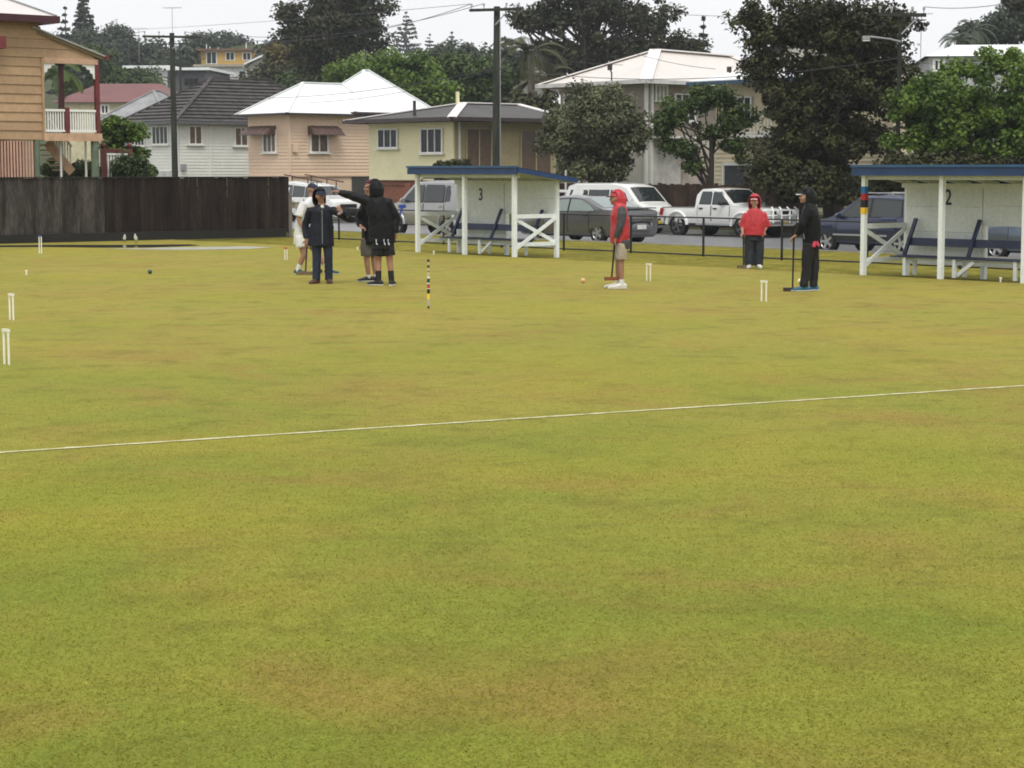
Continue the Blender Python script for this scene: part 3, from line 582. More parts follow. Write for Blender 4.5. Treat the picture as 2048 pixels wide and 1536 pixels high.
def house_salmon():
    H = House('salmon_house', 'salmon weatherboard house with stark white hip roof and two brown window awnings', 25, 583, 501, 741); zt = H.fz(583, 229); zb = H.fz(583, 351)
    H.wall(-.1, zt, SALMON)
    boards('weatherboards', H.T, (-H.a, 0, 0), (1, 0, 0), (0, -1, 0), H.a, zb, zt - .02, .17, SALMON); boards('weatherboards', H.T, (0, 0, 0), (0, 1, 0), (1, 0, 0), H.b, zb, zt - .02, .17, SALMON)
    H.fwin(532, 557, 262, 303, panes=3, glass=CURTAIN); H.swin(623, 657, 262, 303, panes=2, glass=CURTAIN)
    awning(H, 'f', 505, 557, 252, 268); awning(H, 's', 618, 677, 252, 268)
    MB().beam((.05, -.05, 0), (.05, -.05, zt), .09, .09).build('downpipe', SALMON, H.T)
    mb = MB(); mb.beam((-H.a - .05, -.06, zb), (.06, -.06, zb), .06, .1); mb.beam((.06, 0, zb), (.06, H.b, zb), .06, .1); mb.build('belt_rail', SALMON, H.T)
    y0, y1 = H.sy(705), H.sy(739); MB().box((.03, (y0 + y1) / 2, H.sz(722, 352) / 2), (.05, y1 - y0, H.sz(722, 352))).build('garage_door', M('dark_door', (0.05, .05, .045), .6, .3, var=.3), H.T)
    MB().box((.1, .25, H.sz(588, 296)), (.1, .28, .42)).build('meter_box', SALMON, H.T)
    ov = .5; R1 = H.C + N * (H.a * .55) - U * (H.a / 2); ra = (-H.a / 2, H.a * .55, zat(R1, 166) - H.gz)
    yb = H.b * .62
    hip_roof(H.T, -H.a - ov, ov, -ov, yb + 2.5, zt + .05, ra, (-H.a / 2, yb + 1.5, ra[2]), ROOFWHITE, ROOFWHITE, DARKTRIM, th=.12)
    # main pyramid roof behind the front wing
    ap = H.C + N * (H.b * .95) - U * 3.6; xa = D(728, 141, ap.y); q = xa - H.C; lx, ly, lz = q.dot(U), q.dot(N), xa.z - H.gz
    x1_ = .6; zE = zt + .16; y0_ = H.sy(700); w_ = x1_ - lx
    y1_ = run(H.C + U * x1_, N, 885); hip_roof(H.T, lx - w_, x1_, y0_, y1_, zE, (lx, ly, lz), (lx, ly + .3, lz), ROOFWHITE, ROOFWHITE, DARKTRIM, name='main_roof', th=.12)
    xa_ = lx - w_ + .6; MB().box(((xa_ - .05) / 2, (y0_ + 2 * ly - y0_) / 2, zE / 2), (-.05 - xa_, 2 * (ly - y0_) - 1, zE - .04)).build('rear_wall', SALMON, H.T)
    return H
def house_white():
    H = House('weatherboard_house', 'off-white weatherboard house with a dark tiled hip roof, behind the left power pole', 25, 363, 266, 590); zt = H.fz(363, 247)
    H.wall(-.1, zt, OFFWHITE); zl = H.fz(340, 342)
    boards('weatherboards', H.T, (-H.a, 0, 0), (1, 0, 0), (0, -1, 0), H.a, zl, zt - .02, .17, OFFWHITE); boards('weatherboards', H.T, (0, 0, 0), (0, 1, 0), (1, 0, 0), H.b, .1, zt - .02, .17, OFFWHITE)
    H.fwin(277, 296, 256, 290, panes=3); H.fwin(312, 343, 254, 287, panes=4); H.swin(382, 407, 254, 287, panes=2, glass=CURTAIN); H.swin(473, 498, 257, 290, panes=2, glass=CURTAIN)
    y = H.sy(424); MB().beam((.06, y, .1), (.06, y, zt), .07, .07).build('downpipe', TRIMW, H.T)
    MB().box((.12, H.sy(369), H.sz(369, 334)), (.14, .3, .32)).build('meter_box', M('grey_box', (.3, .31, .32), .5), H.T)
    MB().box((H.fx(326), -.03, zl / 2), (abs(H.fx(306) - H.fx(346)), .05, zl)).build('garage_door', M('pale_door', (.5, .5, .48), .5), H.T)
    ov = .55; Rm = H.C - U * (H.a / 2); ya, yb2 = run(Rm, N, 430), run(Rm, N, 541); zr = zat(Rm + N * ya, 157) - H.gz; H.b = yb2 + 2
    hip_roof(H.T, -H.a - ov, ov, -ov, H.b + 1.5, zt + .08, (-H.a / 2, ya, zr), (-H.a / 2, yb2, zr), TILE, TILE, M('grey_gutter', (.10, .105, .11), .45, .4), rows=13, th=.13, capw=.24)
    return H
def house_beige():
    H = House('two_storey_house', 'two-storey pale house with wide beige hip roof, behind the bushy grey-green tree', 25, 1290, 1120, 1560); zt = H.fz(1290, 167); WH = M('pale_wall', (.50, .47, .41), .6, .3, var=.06); zm = H.sz(1340, 275)
    H.wall(zm, zt, M('warm_grey_wall', (.33, .29, .24), .6, .3, var=.08), 'upper_wall'); H.wall(-.1, zm - .003, WH, 'lower_wall')
    for px in (1287, 1299): MB().beam((.05, max(-.04, H.sy(px)), 0), (.05, max(-.04, H.sy(px)), zt), .12, .12).build('corner_post', TRIMW, H.T)
    for x0, x1 in ((1303, 1357), (1362, 1424)):
        y0, y1 = H.sy(x0), H.sy(x1); z = H.sz(x0, 300); MB().box((.03, (y0 + y1) / 2, z / 2 + .1), (.05, y1 - y0, z)).build('garage_door', M('panel_white', (.6, .59, .56), .5) if x0 < 1350 else M('panel_pink', (.5, .43, .38), .5), H.T)
    H.swin(1307, 1329, 172, 198, panes=3, glass=M('louvre', (.35, .34, .32), .4)); H.swin(1345, 1385, 190, 240, panes=3); H.fwin(1200, 1240, 190, 240, panes=2); H.fwin(1130, 1165, 190, 240, panes=2)
    MB().box((.35, H.sy(1335), zm), (.7, 2.2, .09)).build('balcony_slab', TRIMW, H.T)
    ov = .7; R1 = H.C + N * (H.a / 2) - U * (H.a / 2); zr = zat(R1, 100) - H.gz
    GUT = M('pale_gutter', (.55, .54, .52), .4, .4)
    rf = hip_roof(H.T, -H.a - ov, ov, -ov, H.b + .5, zt + .08, (-H.a / 2, H.a / 2 + .4, zr), (-H.a / 2, H.b - .5, zr - .1), ROOFBEIGE, ROOFCAP, GUT, th=.16, capw=.5)
    for px, lb in ((1247, 0), (1432, 0)):
        if px < 1290: b0 = Vector((H.fx(px), -ov - .02, zt))
        else: b0 = Vector((ov + .02, H.sy(px), zt))
        mb = MB(); mb.tube([b0, b0 + Vector((0, 0, .45)), b0 + Vector((0, -.12, .62))], .03, 6); mb.box(b0 + Vector((0, -.1, .66)), (.14, .14, .22)); mb.build('service_bracket', DARKTRIM, rf)
    return H
def house_gabled():
    H = House('gabled_house', 'cream weatherboard house with dark gable, half hidden by the huge dark tree', 25.5, 1780, 1428, 1900); zt = H.fz(1440, 165)
    H.wall(-.1, zt, CREAMBOARD); boards('weatherboards', H.T, (-H.a, 0, 0), (1, 0, 0), (0, -1, 0), H.a, .1, H.fz(1440, 272), .17, CREAMBOARD)
    H.fwin(1473, 1500, 196, 228, panes=2); x0, x1 = H.fx(1449), H.fx(1516); z = H.fz(1480, 331)
    MB().box(((x0 + x1) / 2, -.045, z / 2), (x1 - x0, .02, z)).build('garage_door', M('slate_door', (.055, .06, .065), .5), H.T)
    mb = MB(); mb.beam((x0 - .06, -.06, 0), (x0 - .06, -.06, z + .1), .1, .1); mb.beam((x1 + .06, -.06, 0), (x1 + .06, -.06, z + .1), .1, .1); mb.beam((x0 - .1, -.06, z + .06), (x1 + .1, -.06, z + .06), .1, .12); mb.build('door_frame', TRIMW, H.T)
    zr0, zr1 = H.fz(1510, 270), H.fz(1510, 234); ra = MB(); xs = (H.fx(1486), H.fx(1560)); ra.beam((xs[0], -.6, zr1), (xs[1], -.6, zr1), .06, .05); ra.beam((xs[0], -.6, zr0 + .08), (xs[1], -.6, zr0 + .08), .06, .05)
    rl = ra.build('railing', TRIMW, H.T); bb = MB().beam((0, 0, zr0), (0, 0, zr1), .03, .03).build('baluster', TRIMW, rl); n = 12
    bb.location = (xs[0] + .02, -.6, 0)
    for i in range(1, n): inst(bb, rl, (xs[0] + (xs[1] - xs[0]) * i / (n - 1), -.6, 0))
    MB().box(((xs[0] + xs[1]) / 2, -.33, zr0 - .05), (xs[1] - xs[0] + .2, .66, .12)).build('balcony_floor', TRIMW, H.T)
    # white verandah roof
    zE = H.fz(1440, 163); zT = H.fz(1500, 138); mb = MB(); xa, xb = -H.a - .5, -H.a + 5.2
    mb.prism([(xa, -1.0, zE - .05), (xb, -1.0, zE - .05), (xb, .9, zT), (xa + 1.5, .9, zT)], (0, 0, .06)); mb.build('verandah_roof', ROOFWHITE, H.T)
    MB().beam((xa - .05, -1.05, zE - .1), (xb, -1.05, zE - .1), .12, .14).build('gutter', M('blue_gutter', (.03, .07, .13), .4, .4), H.T)
    # gable
    xl = H.fx(1490); xm = xl + 2.2; za = H.fz(1490, 128); zp = za + 1.55
    mb = MB(); mb.prism([(xl + .3, .9, za), (2 * xm - xl - .3, .9, za), (xm, .9, zp - .2)], (0, .8, 0)); mb.build('gable_wall', M('pale_gable', (.55, .53, .47), .6), H.T)
    for s_ in (-1, 1):
        mb = MB(); e = xm + s_ * (xm - xl + .25); mb.prism([(e, .5, za - .15), (xm, .5, zp), (xm, .5, zp + .14), (e, .5, za)], (0, 1.6, 0)); mb.build('gable_roof', M('dark_sheet', (.06, .065, .07), .45, .4), H.T)
    return H
for f in (house_cream, house_salmon, house_white, house_beige, house_gabled): f()

# ---------------------------------------------------------------- far buildings on the hill
def far_house(name, label, px0, px1, pyt, pyb, y, depth, wall, roof, kind='flat', wins=(), rh=18, ov=.5, yaw=-.12, frame=TRIMW, extra=None, cat='house'):
    s = FPX / y; a = D(px0, pyb, y); b = D(px1, pyb, y); w_ = (b - a).length; zt = D(0, pyt, y).z; gz = min(TZ(a.x, a.y), D(0, pyb, y).z) - .3
    T = thing(name, label, cat, (a.x, a.y, gz), yaw); h = zt - gz; MB().box((w_ / 2, depth / 2, h / 2), (w_, depth, h)).build('wall', wall, T)
    if kind == 'flat': rf = MB().box((w_ / 2, depth / 2 - .1, h + .13), (w_ + 2 * ov, depth + 2 * ov, .26)).build('roof', roof, T)
    elif kind == 'hip': rf = hip_roof(T, -ov, w_ + ov, -ov, depth + ov, h, (w_ / 2, depth * .45, h + rh / s), (w_ / 2, depth * .6, h + rh / s), roof, roof, M('grey_gutter', (.10, .105, .11), .45, .4))
    elif kind == 'long':
        mb = MB(); mb.add([(-ov, -ov, h), (w_ + ov, -ov, h), (w_ - 1.5, depth / 2, h + rh / s), (1.5, depth / 2, h + rh / s), (-ov, depth + ov, h), (w_ + ov, depth + ov, h)], [(0, 1, 2, 3), (1, 5, 2), (5, 4, 3, 2), (4, 0, 3)]); rf = mb.build('roof', roof, T)
    elif kind == 'gable':
        mb = MB(); mb.prism([(-ov, -ov, h), (w_ / 2, -ov, h + rh / s), (w_ + ov, -ov, h), (w_ + ov, -ov, h + .15), (w_ / 2, -ov, h + rh / s + .2), (-ov, -ov, h + .15)], (0, depth + 2 * ov, 0)); rf = mb.build('roof', roof, T)
        mb = MB(); mb.prism([(0, 0, h), (w_, 0, h), (w_ / 2, 0, h + rh / s)], (0, .2, 0)); mb.build('gable_wall', wall, T)
    for x0, x1, y0, y1, n in wins: win(T, (0, 0, 0), (1, 0, 0), (0, -1, 0), (x0 - px0) / s, (x1 - px0) / s, D(0, y1, y).z - gz, D(0, y0, y).z - gz, panes=n, frame=frame, sill=False, fw=.09)
    if extra: extra(T, rf, s, h, w_, depth)
    return T
YEL = M('yellow_brick', (.58, .36, .10), .7, .3, col2=(.66, .44, .16), scale=.5)
def flats_extra(T, rf, s, h, w_, d):
    for k, u in enumerate((1.2, 1.6, 2.6, 6.3)): MB().tube([(u, 1.0 + k * .2, h), (u, 1.0 + k * .2, h + (.9, .6, .5, 1.1)[k])], .07, 6).build('vent_pipe', TRIMW, rf)
far_house('apartment_block', 'yellow brick block of flats with brown flat roof on the hill', 392, 560, 102, 150, 262, 12, YEL, M('brown_roof', (.16, .09, .06), .6), wins=((414, 434, 105, 127, 2), (453, 470, 106, 120, 2), (487, 503, 107, 120, 2), (515, 530, 107, 120, 2)), extra=flats_extra, yaw=-.1, cat='building')
far_house('white_building', 'low white building with flat roof below the yellow flats', 398, 508, 134, 175, 222, 10, M('far_white', (.70, .70, .68), .6), M('buff_roof', (.34, .30, .24), .6), wins=((416, 435, 141, 155, 2), (450, 461, 142, 154, 1), (478, 492, 143, 155, 1)), yaw=-.06, cat='building')
far_house('grey_house', 'dark grey modern house with a white flat roof edge behind the left power pole', 338, 414, 141, 200, 200, 10, M('charcoal_wall', (.10, .10, .11), .6, .3, var=.1), ROOFWHITE, wins=((370, 398, 158, 170, 3),), yaw=-.1, frame=DARKTRIM)
far_house('white_flat_house', 'pale house with white flat roof between the red roof and the grey house', 258, 337, 137, 190, 204, 8, M('far_white', (.70, .70, .68), .6), ROOFWHITE, wins=((285, 300, 145, 156, 2),), yaw=-.1)
far_house('gabled_cottage', 'small white-roofed gabled house beneath the rusty brown tree', 500, 568, 130, 180, 185, 9, M('far_pale', (.45, .44, .40), .6), ROOFWHITE, kind='gable', rh=20, wins=((522, 538, 138, 150, 2),), yaw=.15)
far_house('red_roofed_house', 'house with a broad dull red roof seen through and beside the verandah', 118, 335, 205, 260, 138, 9, M('far_cream', (.55, .50, .32), .6), ROOFRED, kind='long', rh=42, wins=((205, 220, 212, 226, 2),), ov=.4, yaw=-.1)
far_house('iron_roofed_house', 'house with a low grey iron pyramid roof left of the tiled roof', 212, 345, 241, 300, 119, 5, M('far_stone', (.42, .41, .37), .6), ROOFIRON, kind='hip', rh=60, wins=((235, 250, 250, 270, 2),), ov=.4, yaw=-.35)
far_house('pale_house', 'sliver of a pale house under the skyline pines', 815, 860, 116, 140, 235, 8, M('far_white', (.70, .70, .68), .6), ROOFWHITE, wins=((825, 835, 119, 128, 1),))
far_house('apartment_tower', 'tiny blue-grey tower on the horizon left of the tall gum tree', 528, 552, 84, 130, 640, 12, M('far_blue', (.18, .24, .33), .6), M('far_blue', (.18, .24, .33), .6), wins=((531, 536, 88, 96, 1), (540, 545, 88, 96, 1)), cat='building')
far_house('white_roofed_house', 'house with a long pale roof showing over the bright green tree at the right edge', 1858, 2200, 113, 200, 92, 9, M('pale_grey_wall', (.40, .40, .40), .6), ROOFWHITE, kind='long', rh=34, wins=((1866, 1885, 122, 140, 2),), ov=.25, yaw=-.12)
far_house('white_shed', 'pale gable-roofed building between the palms and the beige roof', 1045, 1085, 180, 240, 120, 6, M('far_white', (.70, .70, .68), .6), M('buff_roof', (.34, .30, .24), .6), kind='gable', rh=22)

# ---------------------------------------------------------------- the orange timber house on the left
def orange_house():
    y = 60.6; p = D(85, 300, y); P0 = Vector((p.x, p.y, 0)); T = thing('timber_house', 'ochre weatherboard house on stumps with a corner verandah, at the left edge', 'house', P0, math.atan2(N.y, N.x))
    X = lambda px: run(P0, N, px)
    def Zp(px, py): return zat(P0 + N * X(px), py)
    xr = X(203); xl = X(0) - 1.6; zb = Zp(40, 279); zt = Zp(40, 50); zo = Zp(85, 116)
    zl0, zl1 = Zp(84, 63), Zp(204, 110); slope = lambda x: zl0 + (zl1 - zl0) * x / xr
    MB().box((xl / 2 - .01, 2.6, (zb + zt + .3) / 2), (-xl, 5.1, zt + .3 - zb)).build('wall', M('ochre_backing', (.42, .24, .10), .6), T)
    h = .268; z = zb; k = 0
    while z < zt - .05:
        z1 = min(z + h, zt); mb = MB()
        def end(zz): return 0.02 if zz < zo else max(0.02, min(xr - .05, (zz - zl0) / (zl1 - zl0) * xr - .03))
        a = end(z + .01 if z >= zo - .12 else z); b = end(z1) if z >= zo - .12 else a
        if z >= zo - .12 and a < .05: a = xr - .05
        if z > zl0: a = b = .02
        mb.add([(xl, -.045, z), (a, -.045, z), (b, -.012, z1), (xl, -.012, z1), (xl, 0, z), (a, 0, z), (b, 0, z1), (xl, 0, z1)], [(0, 1, 2, 3), (7, 6, 5, 4), (4, 5, 1, 0), (3, 2, 6, 7), (1, 5, 6, 2), (4, 0, 3, 7)])
        o = mb.build('weatherboard', ORANGE, T); z = z1 + .004; k += 1
    MB().beam((.035, -.05, zb), (.035, -.05, zo), .07, .07).build('corner_trim', ORANGE, T)
    # verandah gable: bottom trim, roof sheet with edge
    MB().beam((.08, -.04, zo - .06), (xr, -.04, zo - .06), .07, .16).build('beam', M('pinkish_trim', (.50, .32, .22), .55), T)
    mb = MB(); mb.prism([(-.3, -.18, slope(-.3)), (xr + .22, -.18, slope(xr + .22)), (xr + .22, -.18, slope(xr + .22) + .05), (-.3, -.18, slope(-.3) + .05)], (0, 5.5, 0)); mb.build('verandah_roof', M('grey_sheet', (.30, .30, .29), .5, .4), T)
    mb = MB(); mb.beam((-.1, -.1, slope(-.1) - .05), (xr + .18, -.1, slope(xr + .18) - .05), .04, .09); mb.build('barge_board', M('olive_trim', (.16, .12, .06), .5), T)
    MB().beam((xr + .26, -.2, slope(xr + .2) + .0), (xr + .26, 5.3, slope(xr + .2)), .12, .12).build('gutter', MAROON, T)
    # main roof with dark fascia
    ze = Zp(40, 40); xe = X(110); mb = MB(); zq = ze + .12
    mb.prism([(xl, -.55, zq), (xe, -.55, zq), (xe - 3.6, 3.0, zq + 1.75), (xl, 3.0, zq + 1.75)], (0, 0, -.05)); mb.prism([(xe, -.55, zq), (xe, 6, zq), (xe - 3.6, 6, zq + 1.75), (xe - 3.6, 3.0, zq + 1.75)], (0, 0, -.05)); rf = mb.build('roof', M('warm_white_sheet', (.66, .62, .60), .4, .4, var=.04), T)
    mb = MB(); mb.beam((xl, -.6, ze + .03), (xe + .04, -.6, ze + .03), .10, .2); mb.beam((xe + .02, -.55, ze + .03), (xe + .02, 5.5, ze + .03), .10, .2); mb.build('fascia', M('maroon_dark', (.055, .014, .02), .4), rf)
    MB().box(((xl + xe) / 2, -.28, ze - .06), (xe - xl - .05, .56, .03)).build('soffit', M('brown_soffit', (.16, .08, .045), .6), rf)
    MB().beam((xe, -.5, zq + .03), (xe - 3.6, 3.0, zq + 1.79), .14, .05).build('ridge_cap', ROOFIRON, rf)
    # floor, posts, balustrade
    zf = Zp(140, 266); MB().beam((.03, -.05, (zf + zb) / 2 - .02), (xr + .08, -.05, (zf + zb) / 2 - .02), .08, zf - zb + .02).build('floor_beam', M('salmon_beam', (.52, .33, .21), .55), T)
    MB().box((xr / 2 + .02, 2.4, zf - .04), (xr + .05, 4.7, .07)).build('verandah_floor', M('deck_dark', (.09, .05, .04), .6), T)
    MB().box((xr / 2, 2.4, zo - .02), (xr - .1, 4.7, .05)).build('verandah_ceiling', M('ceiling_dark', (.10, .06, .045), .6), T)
    pst = MB().box((0, 0, (zf + zo) / 2), (.13, .13, zo - zf)).build('post', MAROON, T); pst.location = (xr - .02, 0, 0)
    for x, yy in ((xr - .02, 2.3), (xr - .02, 4.6), (.12, 4.6), (.9, 4.6)): inst(pst, T, (x, yy, 0))
    zr, zr0 = Zp(140, 221), Zp(140, 262); xm = X(141)
    mid = MB().box((0, 0, (zf + zr) / 2 + .04), (.15, .10, zr - zf + .1)).build('newel', MAROON, T); mid.location = (xm, 0, 0)
    for a, b in ((.07, xm - .08), (xm + .08, xr - .09)):
        mb = MB(); mb.beam((a, -.01, zr), (b, -.01, zr), .08, .07); mb.beam((a, -.01, zr0), (b, -.01, zr0), .07, .06); rl = mb.build('railing', TRIMW, T); n = max(4, round((b - a) / .083))
        bl = None
        for i in range(n):
            x = a + (b - a) * (i + .5) / n
            if bl is None: bl = MB().box((0, 0, (zr + zr0) / 2), (.036, .03, zr - zr0 - .06)).build('baluster', TRIMW, rl); bl.location = (x, -.01, 0)
            else: inst(bl, rl, (x, -.01, 0))
    mb = MB(); zz = Zp(160, 208); mb.beam((.2, 4.6, zz), (xr - .02, 4.6, zz), .07, .09); mb.beam((.2, 4.6, zz - .12), (xr - .02, 4.6, zz - .12), .06, .05); mb.beam((xr - .02, 0, zr), (xr - .02, 4.6, zr), .07, .08); mb.build('rear_rail', MAROON, T)
    rb = MB().box((0, 0, (zr + zr0) / 2), (.036, .036, zr - zr0)).build('side_baluster', TRIMW, T); rb.location = (xr - .02, .3, 0)
    for i in range(1, 26): inst(rb, T, (xr - .02, .3 + i * .165, 0))
    for sgn, x in ((1, .05), (-1, xr - .09)):        # white fretwork brackets
        mb = MB(); zc = zo - .14
        pts = [(0, 0), (.42, 0), (.40, -.06), (.30, -.07), (.27, -.15), (.17, -.16), (.15, -.26), (.07, -.28), (.05, -.42), (0, -.44)]
        mb.prism([(x + sgn * a, -.03, zc + b) for a, b in pts], (0, .03, 0)); mb.build('fretwork_bracket', TRIMW, T)
    # stumps, battens, stairs
    GST = M('green_stump', (.16, .21, .14), .7, .3, col2=(.10, .12, .08), scale=2); BST = M('brown_stump', (.10, .075, .05), .8, .3, var=.3)
    for px, yy, w_, m in ((81, .05, .2, GST), (124, 2.2, .27, BST), (197, .05, .25, GST), (150, 4.4, .2, BST), (20, 2.4, .22, BST)):
        xx = X(px) if yy < 1 else X(px) - yy * .35; MB().tube([(xx, yy, -.05), (xx, yy, zb - .002)], w_ / 2, 12).build('stump', m, T, smooth=50)
    for px in (138, 188): MB().box((X(px), .35, zb / 2), (.05, .05, zb)).build('white_post', TRIMW, T)
    bt = None; x = xl; BAT = M('salmon_batten', (.50, .30, .22), .6, .3, rnd=.12, var=.12)
    while x < X(73):
        if bt is None: bt = MB().box((0, 0, zb / 2), (.056, .03, zb - .06)).build('batten', BAT, T); bt.location = (x, -.01, 0)
        else: inst(bt, T, (x, -.01, 0))
        x += .098
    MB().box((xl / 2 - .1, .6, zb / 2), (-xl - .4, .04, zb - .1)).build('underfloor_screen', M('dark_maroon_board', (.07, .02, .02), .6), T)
    x0, z0_, x1, z1_ = X(132) + .1, Zp(132, 284), X(186), Zp(186, 345); mb = MB(); mb.beam((x0, 1.2, z0_), (x1, 1.2, z1_), .05, .28); st = mb.build('stair_stringer', M('salmon_beam', (.52, .33, .21), .55), T)
    bl = None
    for i in range(9):
        f = (i + .5) / 9; xx = x0 + (x1 - x0) * f; zz = z0_ + (z1_ - z0_) * f
        if bl is None: bl = MB().box((0, 0, .42), (.036, .036, .72)).build('stair_baluster', TRIMW, st); bl.location = (xx, 1.2, zz)
        else: inst(bl, st, (xx, 1.2, zz))
    MB().beam((x0, 1.2, z0_ + .8), (x1, 1.2, z1_ + .8), .06, .06).build('handrail', TRIMW, st)
    for i in range(6): f = (i + .5) / 6; MB().box((x0 + (x1 - x0) * f, 1.65, z0_ + (z1_ - z0_) * f), (.28, .85, .04)).build('tread', M('salmon_beam', (.52, .33, .21), .55), st)
    hz = Zp(3, 86); MB().box((X(2) - .25, -.25, hz), (.75, .5, .36)).build('window_hood', M('maroon_hood', (.16, .03, .03), .5), T)
    # picket panel beside the stairs
    F = thing('picket_fence', 'white picket panel between two maroon finial posts, right of the orange house', 'fence', P0 + N * X(212) + U * -1.0, math.atan2(N.y, N.x)); f0 = P0 + N * X(212) - U * 1.0
    wdt = run(f0, N, 264) - run(f0, N, 212); o0 = run(f0, N, 212)
    for u in (o0, o0 + wdt):
        zt_ = zat(f0, 297); mb = MB(); mb.box((u, 0, zt_ / 2 - .02), (.15, .15, zt_ + .04)); mb.ball((u, 0, zt_ + .1), .085); mb.build('post', MAROON, F)
    za, zb_ = zat(f0, 298), zat(f0, 308); MB().beam((o0 + .08, 0, za - .05), (o0 + wdt - .08, 0, za - .05), .06, .12).build('rail', MAROON, F)
    MB().beam((o0 + .08, 0, zb_), (o0 + wdt - .08, 0, zb_), .07, .06).build('rail', TRIMW, F); pk = None; n = 9
    for i in range(n):
        u = o0 + wdt * (i + .6) / (n + .2)
        if pk is None: pk = MB().box((0, 0, zb_ / 2), (.05, .03, zb_ - .04)).build('picket', TRIMW, F); pk.location = (u, 0, 0)
        else: inst(pk, F, (u, 0, 0))
orange_house()
# ---------------------------------------------------------------- fences
def paling_fence():
    F0 = G(0, 487.5); F0 = Vector((F0.x, F0.y, 0)); ang = math.atan2(N.y, N.x)
    T = thing('paling_fence', 'tall weathered dark timber paling fence along the left end of the lawn', 'fence', F0, ang); Ln = run(F0, N, 571)
    PAL = M('weathered_paling', (0.012, 0.008, 0.006), .85, .08, col2=(0.036, 0.026, 0.021), scale=1.1, stretch=(3.5, 3.5, .5), detail=7, fine=.35, rnd=.14, bump=.4, bscale=12)
    GREY = M('silvered_paling', (0.022, 0.018, 0.015), .85, .10, col2=(0.082, 0.072, 0.064), scale=1.0, stretch=(3.2, 3.2, .45), detail=7, fine=.4, rnd=.14, bump=.4, bscale=12)
    w_ = .152; x = -3.2; k = 0; rnd = random.Random(3); protos = {}
    while x < Ln:
        h = 1.87 + rnd.uniform(-.018, .018); grey = rnd.random() < (1 if x < 3.2 else .4 if x < 3.9 else 0); m = GREY if grey else PAL
        if grey not in protos: protos[grey] = MB().box((0, 0, .5), (w_ - .006, .018, 1)).build('paling', m, T); o = protos[grey]
        else: o = inst(protos[grey], T)
        o.location = (x + w_ / 2, -.035 + rnd.uniform(-.004, .004), .12 + rnd.uniform(0, .03)); o.scale = (1, 1, h - .13); o.rotation_euler = (0, rnd.uniform(-.004, .004), 0); x += w_; k += 1
    for z in (.5, 1.55): MB().beam((-3.2, .0, z), (Ln, .0, z), .05, .09).build('rail', PAL, T)
    MB().beam((-3.2, -.05, 1.885), (Ln, -.05, 1.885), .09, .03).build('capping', M('wet_capping', (.02, .017, .015), .6), T)
    for i in range(6): MB().box((-2.9 + i * (Ln + 2.8) / 5, .07, .95), (.1, .1, 1.9)).build('post', PAL, T)
    MB().box(((Ln - 3.2) / 2, -.075, .12), (Ln + 3.2, .05, .26)).build('plinth_board', M('wet_plinth', (.012, .011, .010), .35, .4), T)
    # timber post and grey letterbox at the end of the fence
    e = F0 + N * (Ln + .18); P = thing('timber_post', 'weathered grey post standing at the end of the paling fence', 'post', e, ang)
    MB().box((0, 0, .62), (.12, .12, 1.3)).build('shaft', M('grey_post_wood', (.16, .14, .12), .8, var=.3), P); MB().box((0, 0, 1.285), (.16, .16, .03)).build('cap', M('grey_post_wood', (.16, .14, .12), .8), P)
    e2 = F0 + N * (Ln + .9) + U * -.6; Q = thing('letterbox', 'white-topped letterbox on a post beyond the fence end, left of the white shirted man', 'letterbox', e2, ang); Q.scale = (.85, .85, .86)
    MB().box((0, 0, .5), (.1, .1, 1.05)).build('post', M('grey_post_wood', (.16, .14, .12), .8), Q); MB().box((0, 0, 1.13), (.42, .3, .22)).build('box', M('beige_box', (.42, .38, .30), .6), Q); MB().box((0, 0, 1.262), (.5, .38, .04)).build('lid', WHITEPAINT, Q)
paling_fence()
def rail_fence():
    """low chain-wire fence with black pipe rails along the verge"""
    O_ = 4.45; T0 = t_at(O_, 596); T1 = t_at(O_, 2230); b = S(T0, O_, EDGE_Z); T = thing('rail_fence', 'low black pipe-rail fence between the lawn and the street', 'fence', b, UA); Ln = T1 - T0
    BLK = M('black_pipe', (.012, .012, .013), .4, .4, var=.2); ref = t_at(O_, 1406) - T0; sp = 2.62; p0 = ref - sp * int(ref / sp)
    post = MB().tube([(0, 0, -.1), (0, 0, .99)], .030, 10).build('post', BLK, T, smooth=50); post.location = (p0, 0, 0); x = p0 + sp
    while x < Ln: inst(post, T, (x, 0, 0)); x += sp
    for z in (.97, .045): MB().tube([(0, 0, z), (Ln, 0, z)], .019, 8).build('rail', BLK, T, smooth=50)
rail_fence()
